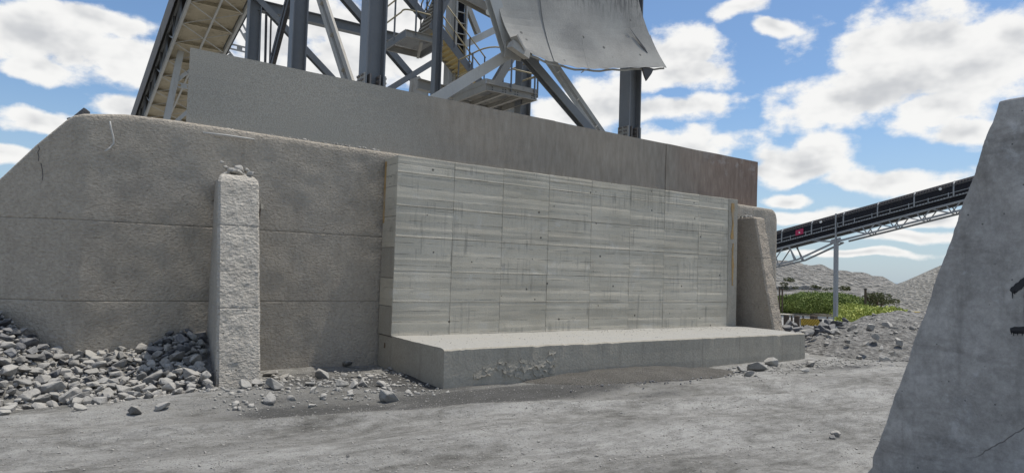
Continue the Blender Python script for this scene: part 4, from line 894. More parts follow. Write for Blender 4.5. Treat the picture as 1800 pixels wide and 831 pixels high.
MB().add([cp(C0, -0.06, 0.50), cp(C1, -0.06, 0.50), cp(C1, -CWD + 0.06, 0.50), cp(C0, -CWD + 0.06, 0.50), cp(C0, -0.06, 0.84), cp(C1, -0.06, 0.84), cp(C1, -CWD + 0.06, 0.84), cp(C0, -CWD + 0.06, 0.84)],
         [[0, 1, 2, 3], [4, 5, 6, 7], [0, 1, 5, 4], [1, 2, 6, 5], [2, 3, 7, 6], [3, 0, 4, 7]]).build('return_belt', 'black_sheet', con)
t = C0; k_ = 0
while t < C1 - 0.1:
    t1 = t + 1.93; ns = 26; arc = [(0.02, 0.80), (0.04, 1.2), (0.0, 1.50), (-0.18, 1.66), (-CWD / 2, 1.74), (-CWD + 0.18, 1.66), (-CWD, 1.50), (-CWD - 0.02, 0.8)]
    A = np.array([[cp(t + (t1 - t) * i / ns, a + (0.02 if i % 2 else 0) * (1 if a > -CWD / 2 else -1), b + (0.025 if (i % 2 and b > 1.45) else 0)) for a, b in arc] for i in range(ns + 1)])
    mesh_obj('hood_sheet', A.reshape(-1, 3), grid_faces(*A.shape[:2]).tolist(), 'black_sheet', con)
    mb = MB(); hoop = [(0.07, 0.84), (0.08, 1.2), (0.04, 1.52), (-0.18, 1.70)]
    for (a, b), (c_, d_) in zip(hoop[:-1], hoop[1:]): mb.bar(cp(t, a, b), cp(t, c_, d_), 0.07, 0.03, cw)
    mb.build('hoop', 'conveyor_steel', con); t = t1
MB().bar(cp(C0, 0.075, 1.44), cp(C1, 0.075, 1.44), 0.02, 0.02, cw).build('pull_wire', 'cover_sheet', con)
pb = cp(0, 0.02, 0); 
post = MB().box((pb.x - 0.1, pb.y - 0.1, -1.9), (pb.x + 0.1, pb.y + 0.1, 4.0)).build('support_post', 'conveyor_steel', con)
MB().bar(cp(0, 0.07, 0.05), cp(0, 0.07, 1.68), 0.16, 0.06, cu).build('post_head', 'conveyor_steel', con)
MB().box((pb.x - 0.3, pb.y - 0.3, -1.75), (pb.x + 0.3, pb.y + 0.3, -1.35)).build('footing', 'slab_concrete', con)
mesh_obj('gusset_plate', [cp(a, 0.08 + e, b) for e in (0, 0.02) for a, b in ((-0.35, -0.05), (0.35, -0.05), (0.28, 0.2), (-0.28, 0.2))], [[0, 1, 2, 3], [4, 5, 6, 7], [0, 1, 5, 4], [1, 2, 6, 5], [2, 3, 7, 6], [3, 0, 4, 7]], 'conveyor_steel', con)
sg = thing('warning_sign', cp(-2.2, 0.09, 1.2), 'small square red sign with a pale spot on the black conveyor hood', 'sign')
def on_conv(t0, t1, v0, v1, e0, e1): return [cp(t, e, v) for e in (e0, e1) for t, v in ((t0, v0), (t1, v0), (t1, v1), (t0, v1))]
QB = [[0, 1, 2, 3], [4, 5, 6, 7], [0, 1, 5, 4], [1, 2, 6, 5], [2, 3, 7, 6], [3, 0, 4, 7]]
mesh_obj('sign_board', on_conv(-2.5, -2.0, 1.0, 1.34, 0.085, 0.10), QB, 'red_sign', sg); c = cp(-2.25, 0.101, 1.14); MB().tube(c, c + cw * 0.006, 0.05, 12).build('sign_spot', 'white_sign', sg)
for t, v, wh in ((-0.9, 1.42, 'just left of the post'), (5.6, 1.42, 'midway to the foreground wall'), (12.4, 1.5, 'close to the foreground wall')):
    lp = thing('conveyor_lamp', cp(t, 0.1, v), 'tiny pale lamp on the black conveyor hood ' + wh, 'lamp', 'lamps along the conveyor hood'); c = cp(t, 0.07, v)
    MB().tube(c, c + cw * 0.08, 0.07, 10).build('lamp_glass', 'white_sign', lp)

# ------------------------------------------------------------------ foreground wall at the right
FX = 5.978
fw = thing('foreground_wall', (FX + 0.3, 1.6, 0), 'smooth grey stained concrete wall with sloping edge close by at the right', 'wall')
prof = [(3.28, -0.3), (3.205, 0.0), (3.14, 0.09)]
for t in np.linspace(0.04, 1, 150): prof.append((3.17 + (2.175 - 3.17) * t + 0.004 * math.sin(t * 37) + 0.010 * float(fbm(np.array([t * 40]), np.array([0.3]), oct=4, seed=5)[0]) - 0.02 * max(0, float(vnoise(np.array([t * 23]), np.array([0.9]), seed=2)[0]) - 0.55), 0.05 + (3.13 - 0.05) * t))
prof += [(2.1, 3.135), (-1.2, 3.135), (-1.2, -0.3)]
n = len(prof); V_ = [(FX + (0.006 * (1 - abs(2 * e - 1)) * 0) + (0 if e == 0 else 0.55), y, z) for e in (0, 1) for y, z in prof]
wl = mesh_obj('wall_body', V_, [list(range(n)), list(range(n, 2 * n))] + [[i, (i + 1) % n, n + (i + 1) % n, n + i] for i in range(n)], 'smooth_concrete', fw)
bv = wl.modifiers.new('bevel', 'BEVEL'); bv.width = 0.015; bv.segments = 2; bv.limit_method = 'ANGLE'; bv.angle_limit = math.radians(40)
# the sprayed figure on its face, cut off by the edge of view: hat stroke, stem, foot bar, runs of paint
def stroke(pts, wd, runs=()):
    V_ = []; m = len(pts)
    for lay in (0.0022, 0.0044):
        for i, (px, py) in enumerate(pts):
            p = atX(px, py, FX); a = atX(*pts[max(i - 1, 0)], FX); b = atX(*pts[min(i + 1, m - 1)], FX); d = (b - a).normalized(); nrm = Vector((0, -d.z, d.y))
            wj = wd * (1 + 0.12 * math.sin(i * 2.7) + 0.06 * random.uniform(-1, 1)) * (0.6 if i in (0, m - 1) else 1)
            for s in (-1, 1): q = p + nrm * wj * 0.5 * s; V_.append((FX - lay, q.y, q.z))
    f_ = []; o = 2 * m
    for i in range(m - 1): f_ += [[2 * i, 2 * i + 1, 2 * i + 3, 2 * i + 2], [o + 2 * i, o + 2 * i + 1, o + 2 * i + 3, o + 2 * i + 2], [2 * i, 2 * i + 2, o + 2 * i + 2, o + 2 * i], [2 * i + 1, 2 * i + 3, o + 2 * i + 3, o + 2 * i + 1]]
    f_ += [[0, 1, o + 1, o], [2 * m - 2, 2 * m - 1, o + 2 * m - 1, o + 2 * m - 2]]
    return mesh_obj('paint_stroke', V_, f_, 'black_paint', fw)
def lin(a, b, n=9): return [(a[0] + (b[0] - a[0]) * i / (n - 1), a[1] + (b[1] - a[1]) * i / (n - 1)) for i in range(n)]
stroke(lin((1778, 513), (1812, 486)), 0.05); stroke(lin((1806, 488), (1806, 578)), 0.04); stroke(lin((1776, 580), (1840, 580)), 0.052)
for x, a, b in ((1780, 512, 524), (1784, 510, 517), (1778, 581, 587), (1782, 581, 590), (1785, 581, 586), (1789, 581, 589), (1793, 581, 586), (1797, 581, 590)): stroke(lin((x, a), (x, b), 4), 0.006)

# ------------------------------------------------------------------ rocks
def rock_mesh(name, m, seed, flat=0.75, npts=15, bev=True):
    r = np.random.default_rng(seed); bm = bmesh.new(); p = r.normal(size=(npts, 3)); p /= np.linalg.norm(p, axis=1)[:, None]
    p = np.sign(p) * np.abs(p) ** 0.75; p *= r.uniform(0.8, 1.1, (npts, 1)) * np.array([1.0, r.uniform(0.6, 0.9), flat * r.uniform(0.7, 1.0)])
    for v in p: bm.verts.new(v * 0.5)
    bmesh.ops.convex_hull(bm, input=bm.verts[:]); bmesh.ops.delete(bm, geom=[v for v in bm.verts if not v.link_faces], context='VERTS')
    bmesh.ops.dissolve_limit(bm, angle_limit=0.22, verts=bm.verts[:], edges=bm.edges[:])
    if bev: bmesh.ops.bevel(bm, geom=bm.edges[:], offset=0.022, segments=1, affect='EDGES')
    bmesh.ops.triangulate(bm, faces=[f for f in bm.faces if len(f.verts) > 4])
    me = bpy.data.meshes.new(name); bm.to_mesh(me); bm.free(); me.materials.append(MATS[m]); return me
PB = [rock_mesh('pebble', 'dusty_rock', 900 + i, 0.8, 8, False) for i in range(8)]
RM = {m: [rock_mesh('rock', m, 100 * k_ + i) for i in range(14)] for k_, m in enumerate(('pale_rock', 'dark_rock', 'dusty_rock'))}
def rock(p, s, m, label, group, name='rock', flat=1.0):
    o = bpy.data.objects.new(name, random.choice(RM[m])); COL.objects.link(o); o.location = p
    o.scale = (s * random.uniform(0.85, 1.25), s * random.uniform(0.85, 1.15), s * random.uniform(0.8, 1.1) * flat)
    o.rotation_euler = (random.uniform(-0.6, 0.6), random.uniform(-0.6, 0.6), random.uniform(0, 6.28)); return tag(o, label, 'rock', group)
def merged_rocks(name, items, m, label, parent=None, src=None):
    """one mesh of many stones nobody could count"""
    Vs = []; Fs = []; b = 0
    tri = []
    for me in (src or RM[m][:8]):
        me.calc_loop_triangles(); tri.append((np.array([v.co for v in me.vertices]), np.array([t.vertices[:] for t in me.loop_triangles])))
    for (x, y, z, s) in items:
        Vv, Ff = tri[random.randrange(len(tri))]; a = random.uniform(0, 6.28); b_ = random.uniform(-0.7, 0.7); ca, sa_ = math.cos(a), math.sin(a); cb, sb_ = math.cos(b_), math.sin(b_)
        M = np.array([[ca, -sa_, 0], [sa_, ca, 0], [0, 0, 1]]) @ np.array([[1, 0, 0], [0, cb, -sb_], [0, sb_, cb]])
        Vs.append((Vv * s) @ M.T + (x, y, z)); Fs.append(Ff + b); b += len(Vv)
    V_ = np.vstack(Vs); F_ = np.vstack(Fs); me = bpy.data.meshes.new(name)
    me.vertices.add(len(V_)); me.vertices.foreach_set('co', V_.ravel()); me.loops.add(len(F_) * 3); me.loops.foreach_set('vertex_index', F_.ravel().astype(np.int32))
    me.polygons.add(len(F_)); me.polygons.foreach_set('loop_start', np.arange(0, len(F_) * 3, 3, dtype=np.int32)); me.update(calc_edges=True); me.validate()
    me.materials.append(MATS[m]); o = bpy.data.objects.new(name, me); COL.objects.link(o); return tag(o, label, None, None, 'stuff')
# heap between the wall and the pillar: height above ground
def heap_h(x, y):
    wy = float(wall_y(x)) if x > -3.2 else 13.3
    front = 9.12 + 0.10 * math.sin(x * 2.1) + (0.25 if x < 0.2 else 0); d = (y - front) / max(0.4, wy - front)
    if d < -0.02 or d > 1.03: return -1
    back = 0.47 + 0.48 * float(sstep(-x, -0.1, 0.7)) + 0.26 * float(sstep(x, 1.0, 1.6)); back -= 0.06 * math.exp(-((x - 0.35) / 0.3) ** 2)
    return back * min(1, max(0, d) ** 0.85) + 0.02
core = []; X_ = np.arange(-3.0, 1.96, 0.12); Y_ = np.linspace(0, 1, 22)
A = np.zeros((len(X_), len(Y_), 3))
for i, x in enumerate(X_):
    wy = float(wall_y(x)) + 0.05; fy = 9.0 + (0.25 if x < 0.2 else 0)
    for j, t in enumerate(Y_): y = fy + (wy - fy) * t; A[i, j] = (x, y, max(-0.08, heap_h(x, y) - 0.13) + 0.03 * sn(x * 9, y * 9, 3))
tag(mesh_obj('rock_heap', A.reshape(-1, 3), grid_faces(*A.shape[:2]).tolist(), 'rubble_grit', None), 'fines packed between the rocks of the heap at the left', None, None, 'stuff')
placed = []; tries = 0
while len(placed) < 255 and tries < 30000:
    tries += 1; x = random.uniform(-1.5, 1.88); y = random.uniform(8.95, 12.0); h_ = heap_h(x, y)
    if h_ < 0: continue
    s = random.choice([0.13, 0.15, 0.17, 0.19, 0.21, 0.23, 0.27])
    if x + s * 0.42 > 1.79 + 0.14 * min(max((y - 9.5) / 1.5, 0), 1) or y + s * 0.3 > float(wall_y(x)): continue
    if any((x - a) ** 2 + (y - b) ** 2 < (0.31 * (s + c)) ** 2 for a, b, c in placed): continue
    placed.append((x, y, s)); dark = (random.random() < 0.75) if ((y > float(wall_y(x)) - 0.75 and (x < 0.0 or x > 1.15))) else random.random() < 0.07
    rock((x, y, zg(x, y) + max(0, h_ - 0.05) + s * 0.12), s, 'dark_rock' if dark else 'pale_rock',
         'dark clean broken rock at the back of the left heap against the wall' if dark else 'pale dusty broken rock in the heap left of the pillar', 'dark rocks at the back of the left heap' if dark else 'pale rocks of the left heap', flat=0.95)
small = []
for _ in range(2600):
    x = random.uniform(-2.4, 1.74); y = random.uniform(8.8, 12.2); h_ = heap_h(x, y)
    if h_ < 0 or y > float(wall_y(x)) - 0.03: continue
    small.append((x, y, zg(x, y) + max(0, h_ - 0.06) - 0.01, random.uniform(0.05, 0.12)))
merged_rocks('rock_chips', small, 'pale_rock', 'small stone chips filling the rock heap at the left')
# loose rocks on the floor: (pixel foot, size, material, label)
LOOSE = [(610, 641, .27, 'dusty_rock', 'pale crumbly lump lying at the foot of the old wall left of the slab'), (685, 648, .13, 'dusty_rock', 'small pale stone against the left end of the slab'),
         (566, 668, .34, 'dusty_rock', 'flat pale slab of rock on the damp ground between pillar and slab'), (556, 660, .22, 'dusty_rock', 'pale rock just behind the flat pale slab of rock'),
         (601, 688, .2, 'dusty_rock', 'leftmost of a row of four rocks in front of the slab corner'), (621, 688, .2, 'dusty_rock', 'second of a row of four rocks in front of the slab corner'),
         (643, 685, .22, 'pale_rock', 'third of a row of four rocks in front of the slab corner'), (670, 682, .24, 'pale_rock', 'largest and rightmost of four rocks in front of the slab corner'),
         (684, 701, .3, 'dusty_rock', 'flat rock lying ahead of the row of four rocks'), (480, 696, .3, 'dusty_rock', 'largest dusty rock just right of the pillar foot'), (478, 711, .22, 'pale_rock', 'flat rock ahead of the pillar foot'),
         (500, 668, .2, 'dusty_rock', 'pale rock right of the pillar against the wall shadow'), (497, 675, .14, 'dusty_rock', 'small stone right of the pillar foot'), (475, 657, .24, 'pale_rock', 'rock tucked in the corner right of the pillar'), (452, 690, .2, 'dusty_rock', 'rubble lump at the right corner of the pillar foot'), (430, 695, .22, 'dusty_rock', 'rubble lump right under the pillar face'),
         (545, 688, .14, 'dusty_rock', 'upper of two small stones midway between pillar and slab'), (550, 697, .14, 'dusty_rock', 'lower of two small stones midway between pillar and slab'),
         (1330, 648, .42, 'dusty_rock', 'wide flat grey rock leaning by the slab front near its right end'), (1357, 638, .38, 'dusty_rock', 'tall pale rock leaning on the slab front near its right end'), (1305, 650, .3, 'pale_rock', 'dark-sided rock left of the flat rock by the slab'),
         (1345, 644, .2, 'dusty_rock', 'small rock between the two big rocks by the slab'), (1425, 640, .26, 'pale_rock', 'grey rock just off the right end of the slab'), (1412, 654, .26, 'dusty_rock', 'rounded rock below the slab right corner'), (1315, 656, .24, 'dusty_rock', 'low rock in front of the flat rock by the slab'),
         (1470, 752, .16, 'pale_rock', 'larger of two dark stones alone on the open ground'), (1464, 757, .1, 'dark_rock', 'smaller of two dark stones alone on the open ground'), (1198, 660, .10, 'pale_rock', 'single small stone on the dark gravel spill'),
         (235, 727, .2, 'pale_rock', 'flat stone fallen ahead of the left heap'), (285, 722, .17, 'pale_rock', 'rounded stone fallen ahead of the left heap nearest the pillar'), (140, 722, .17, 'dusty_rock', 'small pale stone at the foot of the left heap'), (5, 727, .16, 'dusty_rock', 'pale stone at the left border below the heap'), (612, 800, .05, 'dark_rock', 'tiny dark pebble alone in the foreground')]
for (px, py, s, m, lab) in LOOSE:
    p = atZ(px, py); p.z = zg(p.x, p.y) + s * 0.18; rock(p, s, m, lab, None, flat=0.8)
mp = atY(133, 208, 11.5); rock((mp.x + 0.06, 11.42, 3.735), 0.28, 'dark_rock', 'dark rock resting on the top corner of the old wall', None)
# crumbs on pillar, buttress and wall tops
cr = []
for _ in range(26): cr.append((2.08 + random.gauss(0, 0.10), 10.35 + random.gauss(0, 0.12), 2.95 + abs(random.gauss(0, 0.05)), random.uniform(0.05, 0.15)))
merged_rocks('pillar_rubble', cr, 'dusty_rock', 'broken rubble lying on top of the pale pillar')
cr = [(14.4 + random.gauss(0, 0.12), 10.75 + random.gauss(0, 0.1), 3.20 + abs(random.gauss(0, 0.03)), random.uniform(0.04, 0.12)) for _ in range(40)]
merged_rocks('buttress_rubble', cr, 'dusty_rock', 'broken rubble lying on top of the right buttress')
cr = [(random.uniform(1.3, 4.6), 11.15 + abs(random.gauss(0, 0.02)), float(wall_top(3.0)) + random.uniform(-0.03, 0.01), random.uniform(0.02, 0.07)) for _ in range(160)]
merged_rocks('ledge_rubble', cr, 'dusty_rock', 'crumbs of rubble along the top edge of the old wall')
cr = [(random.uniform(4.8, 13.6), random.uniform(8.75, 10.45), SLABZ + 0.001, abs(random.gauss(0, 0.006)) + 0.003) for _ in range(700)] + [(random.uniform(9, 13.6), 10.42 - abs(random.gauss(0, 0.35)), SLABZ + 0.005, random.uniform(0.005, 0.018)) for _ in range(260)]
merged_rocks('slab_grit', cr, 'dusty_rock', 'grit scattered over the top of the slab')
cr = []
for _ in range(5200):
    a = math.radians(random.uniform(th_c - 40, th_c + 40)); r = random.uniform(3.2, 15) if random.random() < 0.75 else random.uniform(3, 24); x, y = r * math.cos(a), r * math.sin(a)
    if y > 8.5 and x > 4.5: continue
    if y > 10.9: continue
    if sn(x * 0.8, y * 1.1, 7) < -0.05 and random.random() < 0.8: continue
    cr.append((x, y, zg(x, y) + 0.002, min(0.09, 0.008 + abs(random.gauss(0, 0.016)))))
for _ in range(800):
    x = random.uniform(1.5, 4.65); y = random.uniform(8.3, 10.9) - 0.2; cr.append((x, y, zg(x, y) + 0.005, 0.012 + abs(random.gauss(0, 0.042))))
for _ in range(520):
    x = random.uniform(9.5, 15.5); y = 8.4 - abs(random.gauss(0, 0.5)); cr.append((x, y, zg(x, y) + 0.005, 0.012 + abs(random.gauss(0, 0.035))))
merged_rocks('loose_stones', cr, 'dusty_rock', 'small loose stones scattered over the dusty ground')
cr = []
while len(cr) < 20000:
    r = 2.6 + 9.5 * random.random() ** 1.4; a = math.radians(random.uniform(th_c - 40, th_c + 40)); x, y = r * math.cos(a), r * math.sin(a)
    if (y > 8.6 and x > 4.6) or y > 10.9: continue
    if sn(x * 0.9 + 0.4 * y, y * 1.6, 3) + 0.5 * sn(x * 3, y * 4, 1) < random.uniform(-0.9, 0.5): continue
    cr.append((x, y, zg(x, y) + 0.001, 0.006 + abs(random.gauss(0, 0.0085))))
merged_rocks('pebbles', cr, random.choice(['dusty_rock']), 'fine pebbles and crumbs strewn over the dusty ground', src=PB)
# dark gravel spilled along the slab foot
A = []
for u in np.linspace(6.0, 10.6, 70):
    row = []
    for v in np.linspace(7.35, 8.66, 30):
        e = 1 - ((u - 8.3) / 2.2) ** 2 - ((v - 8.35 + 0.12 * (u - 8.3)) / 0.62) ** 2; hgt = 0.11 * max(e, 0) ** 0.8 + 0.012 * sn(u * 5, v * 7, 2)
        row.append((u, v, zg(u, v) + hgt - (0.05 if e < 0 else 0)))
    A.append(row)
A = np.array(A); tag(mesh_obj('gravel_spill', A.reshape(-1, 3), grid_faces(*A.shape[:2]).tolist(), 'dark_gravel', None, True), 'low spill of dark gravel along the foot of the slab', None, None, 'stuff')
cr = [(8.3 + random.gauss(0, 0.8), 7.75 + 0.0 + random.gauss(0, 0.15), 0, random.uniform(0.02, 0.05)) for _ in range(120)]
merged_rocks('gravel_crumbs', [(x, y, zg(x, y) + 0.02, s) for x, y, _, s in cr], 'dark_rock', 'dark crumbs along the front of the gravel spill')

# hanging cable on the old wall's top corner, dead rebar beside the dark rock
path_tube('hanging_wire', [atY(193, 213, 11.02), atY(195, 225, 11.04), atY(199, 240, 11.05), atY(200, 252, 11.05), atY(193, 260, 11.04), atY(184, 266, 11.03)], 0.012, 'cable')
tag(bpy.data.objects['hanging_wire'], 'pale bent wire hanging from a hole near the old wall top', 'wire')
pA = [atY(119, 209, 11.4), atY(123, 208, 11.35), atY(128, 212, 11.3), atY(124, 214, 11.3)]
path_tube('rebar_hook', pA, 0.014, 'dark_steel'); tag(bpy.data.objects['rebar_hook'], 'short dark hooked rebar end beside the rock on the wall corner', 'rebar')
path_tube('steel_rod', [atY(357, 233, 11.02), atY(400, 238, 11.04), atY(447, 245, 11.03)], 0.012, 'cable'); tag(bpy.data.objects['steel_rod'], 'thin rod lying along the old wall top below the plate', 'rod')

# ------------------------------------------------------------------ rubble mound right of the slab
def mound_h(x, y):
    # ridge running away at the right, steep towards the road
    d = np.hypot((x - 20.8) / 6.2, (y - 8.7) / 2.9); h_ = 0.92 * np.clip(1 - d ** 2, 0, 1)
    d2 = np.hypot((x - 18.5) / 3.2, (y - 12.5) / 3.0); h_ = np.maximum(h_, 0.25 * np.clip(1 - d2 ** 2, 0, 1))
    return h_ * (1 + 0.35 * fbm(x * 0.9, y * 0.9, oct=3, seed=14)) + 0.10 * np.clip(h_ * 4, 0, 1) * fbm(x * 3, y * 3, oct=4, seed=15)
X_, Y_ = np.meshgrid(np.arange(14.0, 28, 0.09), np.arange(5.5, 16.2, 0.09), indexing='ij'); H = mound_h(X_, Y_); Zm = gz(X_, Y_) + np.where(H > 0.004, H, -0.08) 
A = np.stack([X_, Y_, Zm], -1)
tag(mesh_obj('rubble_mound', A.reshape(-1, 3), grid_faces(*A.shape[:2]).tolist(), 'rubble_grit', None, True), 'mound of crushed grey rubble right of the slab', None, None, 'stuff')
cr = []; RX = rng.uniform(14.2, 27, 3600); RY = rng.uniform(5.6, 16, 3600); RH = mound_h(RX, RY)
for x, y, h_ in zip(RX.tolist(), RY.tolist(), RH.tolist()):
    if h_ < 0.02: continue
    cr.append((x, y, zg(x, y) + h_ - 0.005, 0.03 + abs(random.gauss(0, 0.07)) if random.random() < 0.3 else random.uniform(0.02, 0.07)))
merged_rocks('rubble_stones', cr, 'dusty_rock', 'broken stones strewn over the rubble mound right of the slab')
n_ = 0
for (px, py, s, D) in [(1384, 578, .5, 17.5), (1392, 585, .35, 17), (1400, 580, .45, 17.5), (1410, 579, .4, 18), (1420, 580, .55, 17.5), (1432, 583, .4, 17), (1442, 578, .5, 18), (1450, 572, .55, 18.5), (1462, 574, .5, 18.5), (1470, 568, .55, 19), (1480, 570, .45, 19), (1455, 583, .35, 17),
                       (1396, 572, .45, 19), (1478, 578, .4, 18), (1490, 572, .4, 19), (1466, 583, .35, 17.5), (1415, 588, .35, 16.5), (1386, 568, .4, 20), (1404, 588, .4, 16.5), (1436, 576, .4, 18.4), (1456, 566, .4, 20), (1486, 564, .4, 20), (1388, 590, .3, 16.5), (1472, 585, .25, 17), (1448, 588, .25, 16.6), (1496, 580, .3, 18)]:
    p = atD(px, py, D); rock(p, s * 0.72, 'dark_rock' if random.random() < 0.8 else 'dusty_rock', 'dark broken rock in the bank right of the buttress', 'rocks banked right of the buttress')
rock(atD(1417, 585, 16.6), 0.42, 'dusty_rock', 'large pale rock among the dark rocks right of the buttress', None); rock(atD(1503, 583, 17.6), 0.5, 'dusty_rock', 'long pale tilted rock at the edge of the rubble mound', None)
for (px, py, s, D) in [(1538, 590, .3, 15.5), (1560, 575, .45, 17), (1575, 580, .4, 16.6), (1590, 572, .4, 17.5), (1548, 612, .25, 14.6), (1570, 620, .22, 14), (1520, 605, .25, 15), (1580, 600, .3, 15.2), (1510, 628, .2, 13.6), (1555, 630, .22, 13.2), (1490, 600, .22, 15.5), (1530, 575, .35, 17)]:
    p = atD(px, py, D); rock(p, s * 0.9, 'dusty_rock', 'large grey stone sitting in the rubble mound at the right', 'large stones in the rubble mound')

# ------------------------------------------------------------------ background: road, barriers, scrub, poles, heap, hills
rd = [];
for px in np.linspace(1250, 1640, 24):
    a = atD(px, 556.5 + (px - 1400) * 0.028, 60); b = atD(px, 549.5 + (px - 1400) * 0.028, 60); rd.append((a, b))
def ground_hit(px, py):
    r = sight(px, py); r = r / np.linalg.norm(r); lo, hi = 10.0, 900.0
    for _ in range(40):
        m = (lo + hi) / 2; p = np.array([0, 0, CAMH]) + r * m
        if p[2] > gz(p[0], p[1]): lo = m
        else: hi = m
    p = np.array([0, 0, CAMH]) + r * lo; return Vector(p)
ra = ground_hit(1375, 549); rb = ground_hit(1600, 556); rdir = (rb - ra).normalized(); rn = Vector((-rdir.y, rdir.x, 0)); rn = rn if rn.dot(ra) < 0 else -rn
V_ = []; N_ = 40
for i in range(N_):
    c = ra + rdir * (-40 + 130 * i / (N_ - 1))
    for s in (-0.5, 9.0): q = c + rn * s; V_.append((q.x, q.y, zg(q.x, q.y) + 0.02))
tag(mesh_obj('road', V_, grid_faces(N_, 2).tolist(), 'road_dust', None), 'pale dusty haul road beyond the rubble', None, None, 'structure')
yl = thing('road_barrier', ra, 'long low yellow and dark barrier line beyond the road below the bushes', 'barrier')
for i in range(26):
    c = ra + rdir * (-20 + i * 3.2) - rn * 0.8; d_ = ra + rdir * (-20 + i * 3.2 + 3.0) - rn * 0.8; z0, z1 = zg(c.x, c.y), zg(d_.x, d_.y)
    MB().bar((c.x, c.y, z0 + 0.42), (d_.x, d_.y, z1 + 0.42), 0.12, 0.2).build('rail', 'yellow_paint' if i % 4 else 'timber', yl); MB().bar((c.x, c.y, z0 - 0.1), (c.x, c.y, z0 + 0.55), 0.14, 0.14).build('post', 'timber', yl)
def striped(px0, px1, py0, py1, D):
    a = atD(px0, py1, D); b = atD(px1, py1 + (px1 - px0) * 0.03, D); t = thing('striped_barrier', a, 'yellow and black striped barrier board among the dark rocks', 'barrier'); hgt = (py1 - py0) / F * D
    d_ = (b - a); L = d_.length; d_.normalize(); nrm = Vector((d_.y, -d_.x, 0)); n = 13
    bk = [a + nrm * 0.0, b + nrm * 0.0]
    MB().bar(a + Vector((0, 0, hgt / 2)) - nrm * 0.04, b + Vector((0, 0, hgt / 2)) - nrm * 0.04, 0.07, hgt).build('board', 'black_paint', t)
    sk = 0.12
    for i in range(n):
        s0 = L * i / n; s1 = s0 + L / n * 0.52; V_ = []
        for lay in (0.0, 0.012):
            for s, z in ((s0, 0.01), (s1, 0.01), (min(L, s1 + sk * 0) - sk, hgt - 0.01), (s0 - sk, hgt - 0.01)): s = min(max(s, 0), L); q = a + d_ * s + nrm * (lay + 0.0); V_.append(q + Vector((0, 0, z)))
        mesh_obj('stripe', V_, QB, 'yellow_paint', t)
    for s in (0.1, L - 0.1): q = a + d_ * s - nrm * 0.08; MB().bar(q + Vector((0, 0, -1.2)), q + Vector((0, 0, hgt)), 0.08).build('post', 'timber', t)
striped(1408, 1445, 559.5, 571.5, 24)
for (px, py, s, lab) in ((1391.5, 557, 1.15, 'dark concrete block pair standing by the road near the buttress'), (1430.5, 556, 0.85, 'small dark block standing by the road left of the conveyor post')):
    c = atD(px, py, 42); t = thing('road_block', c, lab, 'block')
    for dx in ((-0.22, 0.22) if s > 1 else (0,)):
        w_ = 0.11 if s > 1 else 0.22; slab_piece('block', (c.x + dx - w_, c.y - 0.15 - dx, c.z - 0.6), (c.x + dx + w_, c.y + 0.15 - dx, c.z + s * 0.08), 'timber', t, 0.02)
gr_ = thing('guard_rail', atD(1440, 560, 44), 'grey guard rail along the near side of the road', 'guard rail')
ga = atD(1372, 555.5, 48); gb = atD(1500, 560, 44)
MB().bar(ga, gb, 0.08, 0.12).build('rail', 'galvanised', gr_)
for i in range(7): c = ga.lerp(gb, i / 6); MB().bar(c - Vector((0, 0, 0.7)), c + Vector((0, 0, 0.08)), 0.1).build('post', 'timber', gr_)
def pole(px, pyb, pyt, D, r, lab):
    a = atD(px, pyb, D); b = atD(px, pyt, D); t = thing('utility_pole', a, lab, 'pole', None)
    mb = MB(); mb.tube((a.x, a.y, a.z - 1), (a.x, a.y, b.z), r, 8); mb.build('pole_shaft', 'timber', t); MB().box((a.x - r * 1.15, a.y - r * 1.15, b.z + 0.002), (a.x + r * 1.15, a.y + r * 1.15, b.z + 0.09)).build('pole_cap', 'dark_steel', t)
pole(1521, 546, 508, 58, 0.1, 'thin dark pole beside the round tree at the right of the bushes'); pole(1370, 531, 505, 60, 0.07, 'left thin dark pole close to the wall end before the scrap line'); pole(1375, 528, 507, 60, 0.07, 'right thin dark pole of the pair close to the wall end')

def leaves(name, blobs, m, per, size, label, parent=None, kind='stuff'):
    Vs = []; n_tot = 0
    for (c, rx, ry, rz) in blobs:
        n = int(per * rx * ry); u = rng.normal(size=(n, 3)); u /= np.linalg.norm(u, axis=1)[:, None]; rr = rng.uniform(0.45, 1.0, (n, 1)) ** 0.5
        lump = 1 + 0.35 * fbm(u[:, 0] * 2.5 + c.x, u[:, 1] * 2.5 + c.y, u[:, 2] * 2.5, oct=3, seed=5)[:, None]
        p = u * rr * lump * np.array([rx, ry, rz]) + np.array(c); p[:, 2] = np.maximum(p[:, 2], c.z - rz * 0.75)
        t1 = rng.normal(size=(n, 3)); t1 /= np.linalg.norm(t1, axis=1)[:, None]; t2 = np.cross(t1, rng.normal(size=(n, 3))); t2 /= np.linalg.norm(t2, axis=1)[:, None]
        s = size * rng.uniform(0.6, 1.3, (n, 1)); Vs.append(np.stack([p - t1 * s, p + t2 * s * 0.5, p + t1 * s, p - t2 * s * 0.5], 1))
    V_ = np.concatenate(Vs).reshape(-1, 3); nq = len(V_) // 4; off = np.array(OFF.get(parent, (0, 0, 0))); V_ = V_ - off
    me = bpy.data.meshes.new(name); me.vertices.add(len(V_)); me.vertices.foreach_set('co', V_.ravel()); me.loops.add(nq * 4); me.loops.foreach_set('vertex_index', np.arange(nq * 4, dtype=np.int32))
    me.polygons.add(nq); me.polygons.foreach_set('loop_start', np.arange(0, nq * 4, 4, dtype=np.int32)); me.update(calc_edges=True); me.materials.append(MATS[m])
    o = bpy.data.objects.new(name, me); COL.objects.link(o)
    if parent is not None: o.parent = parent
    else: tag(o, label, None, None, kind)
    return o
bl = []
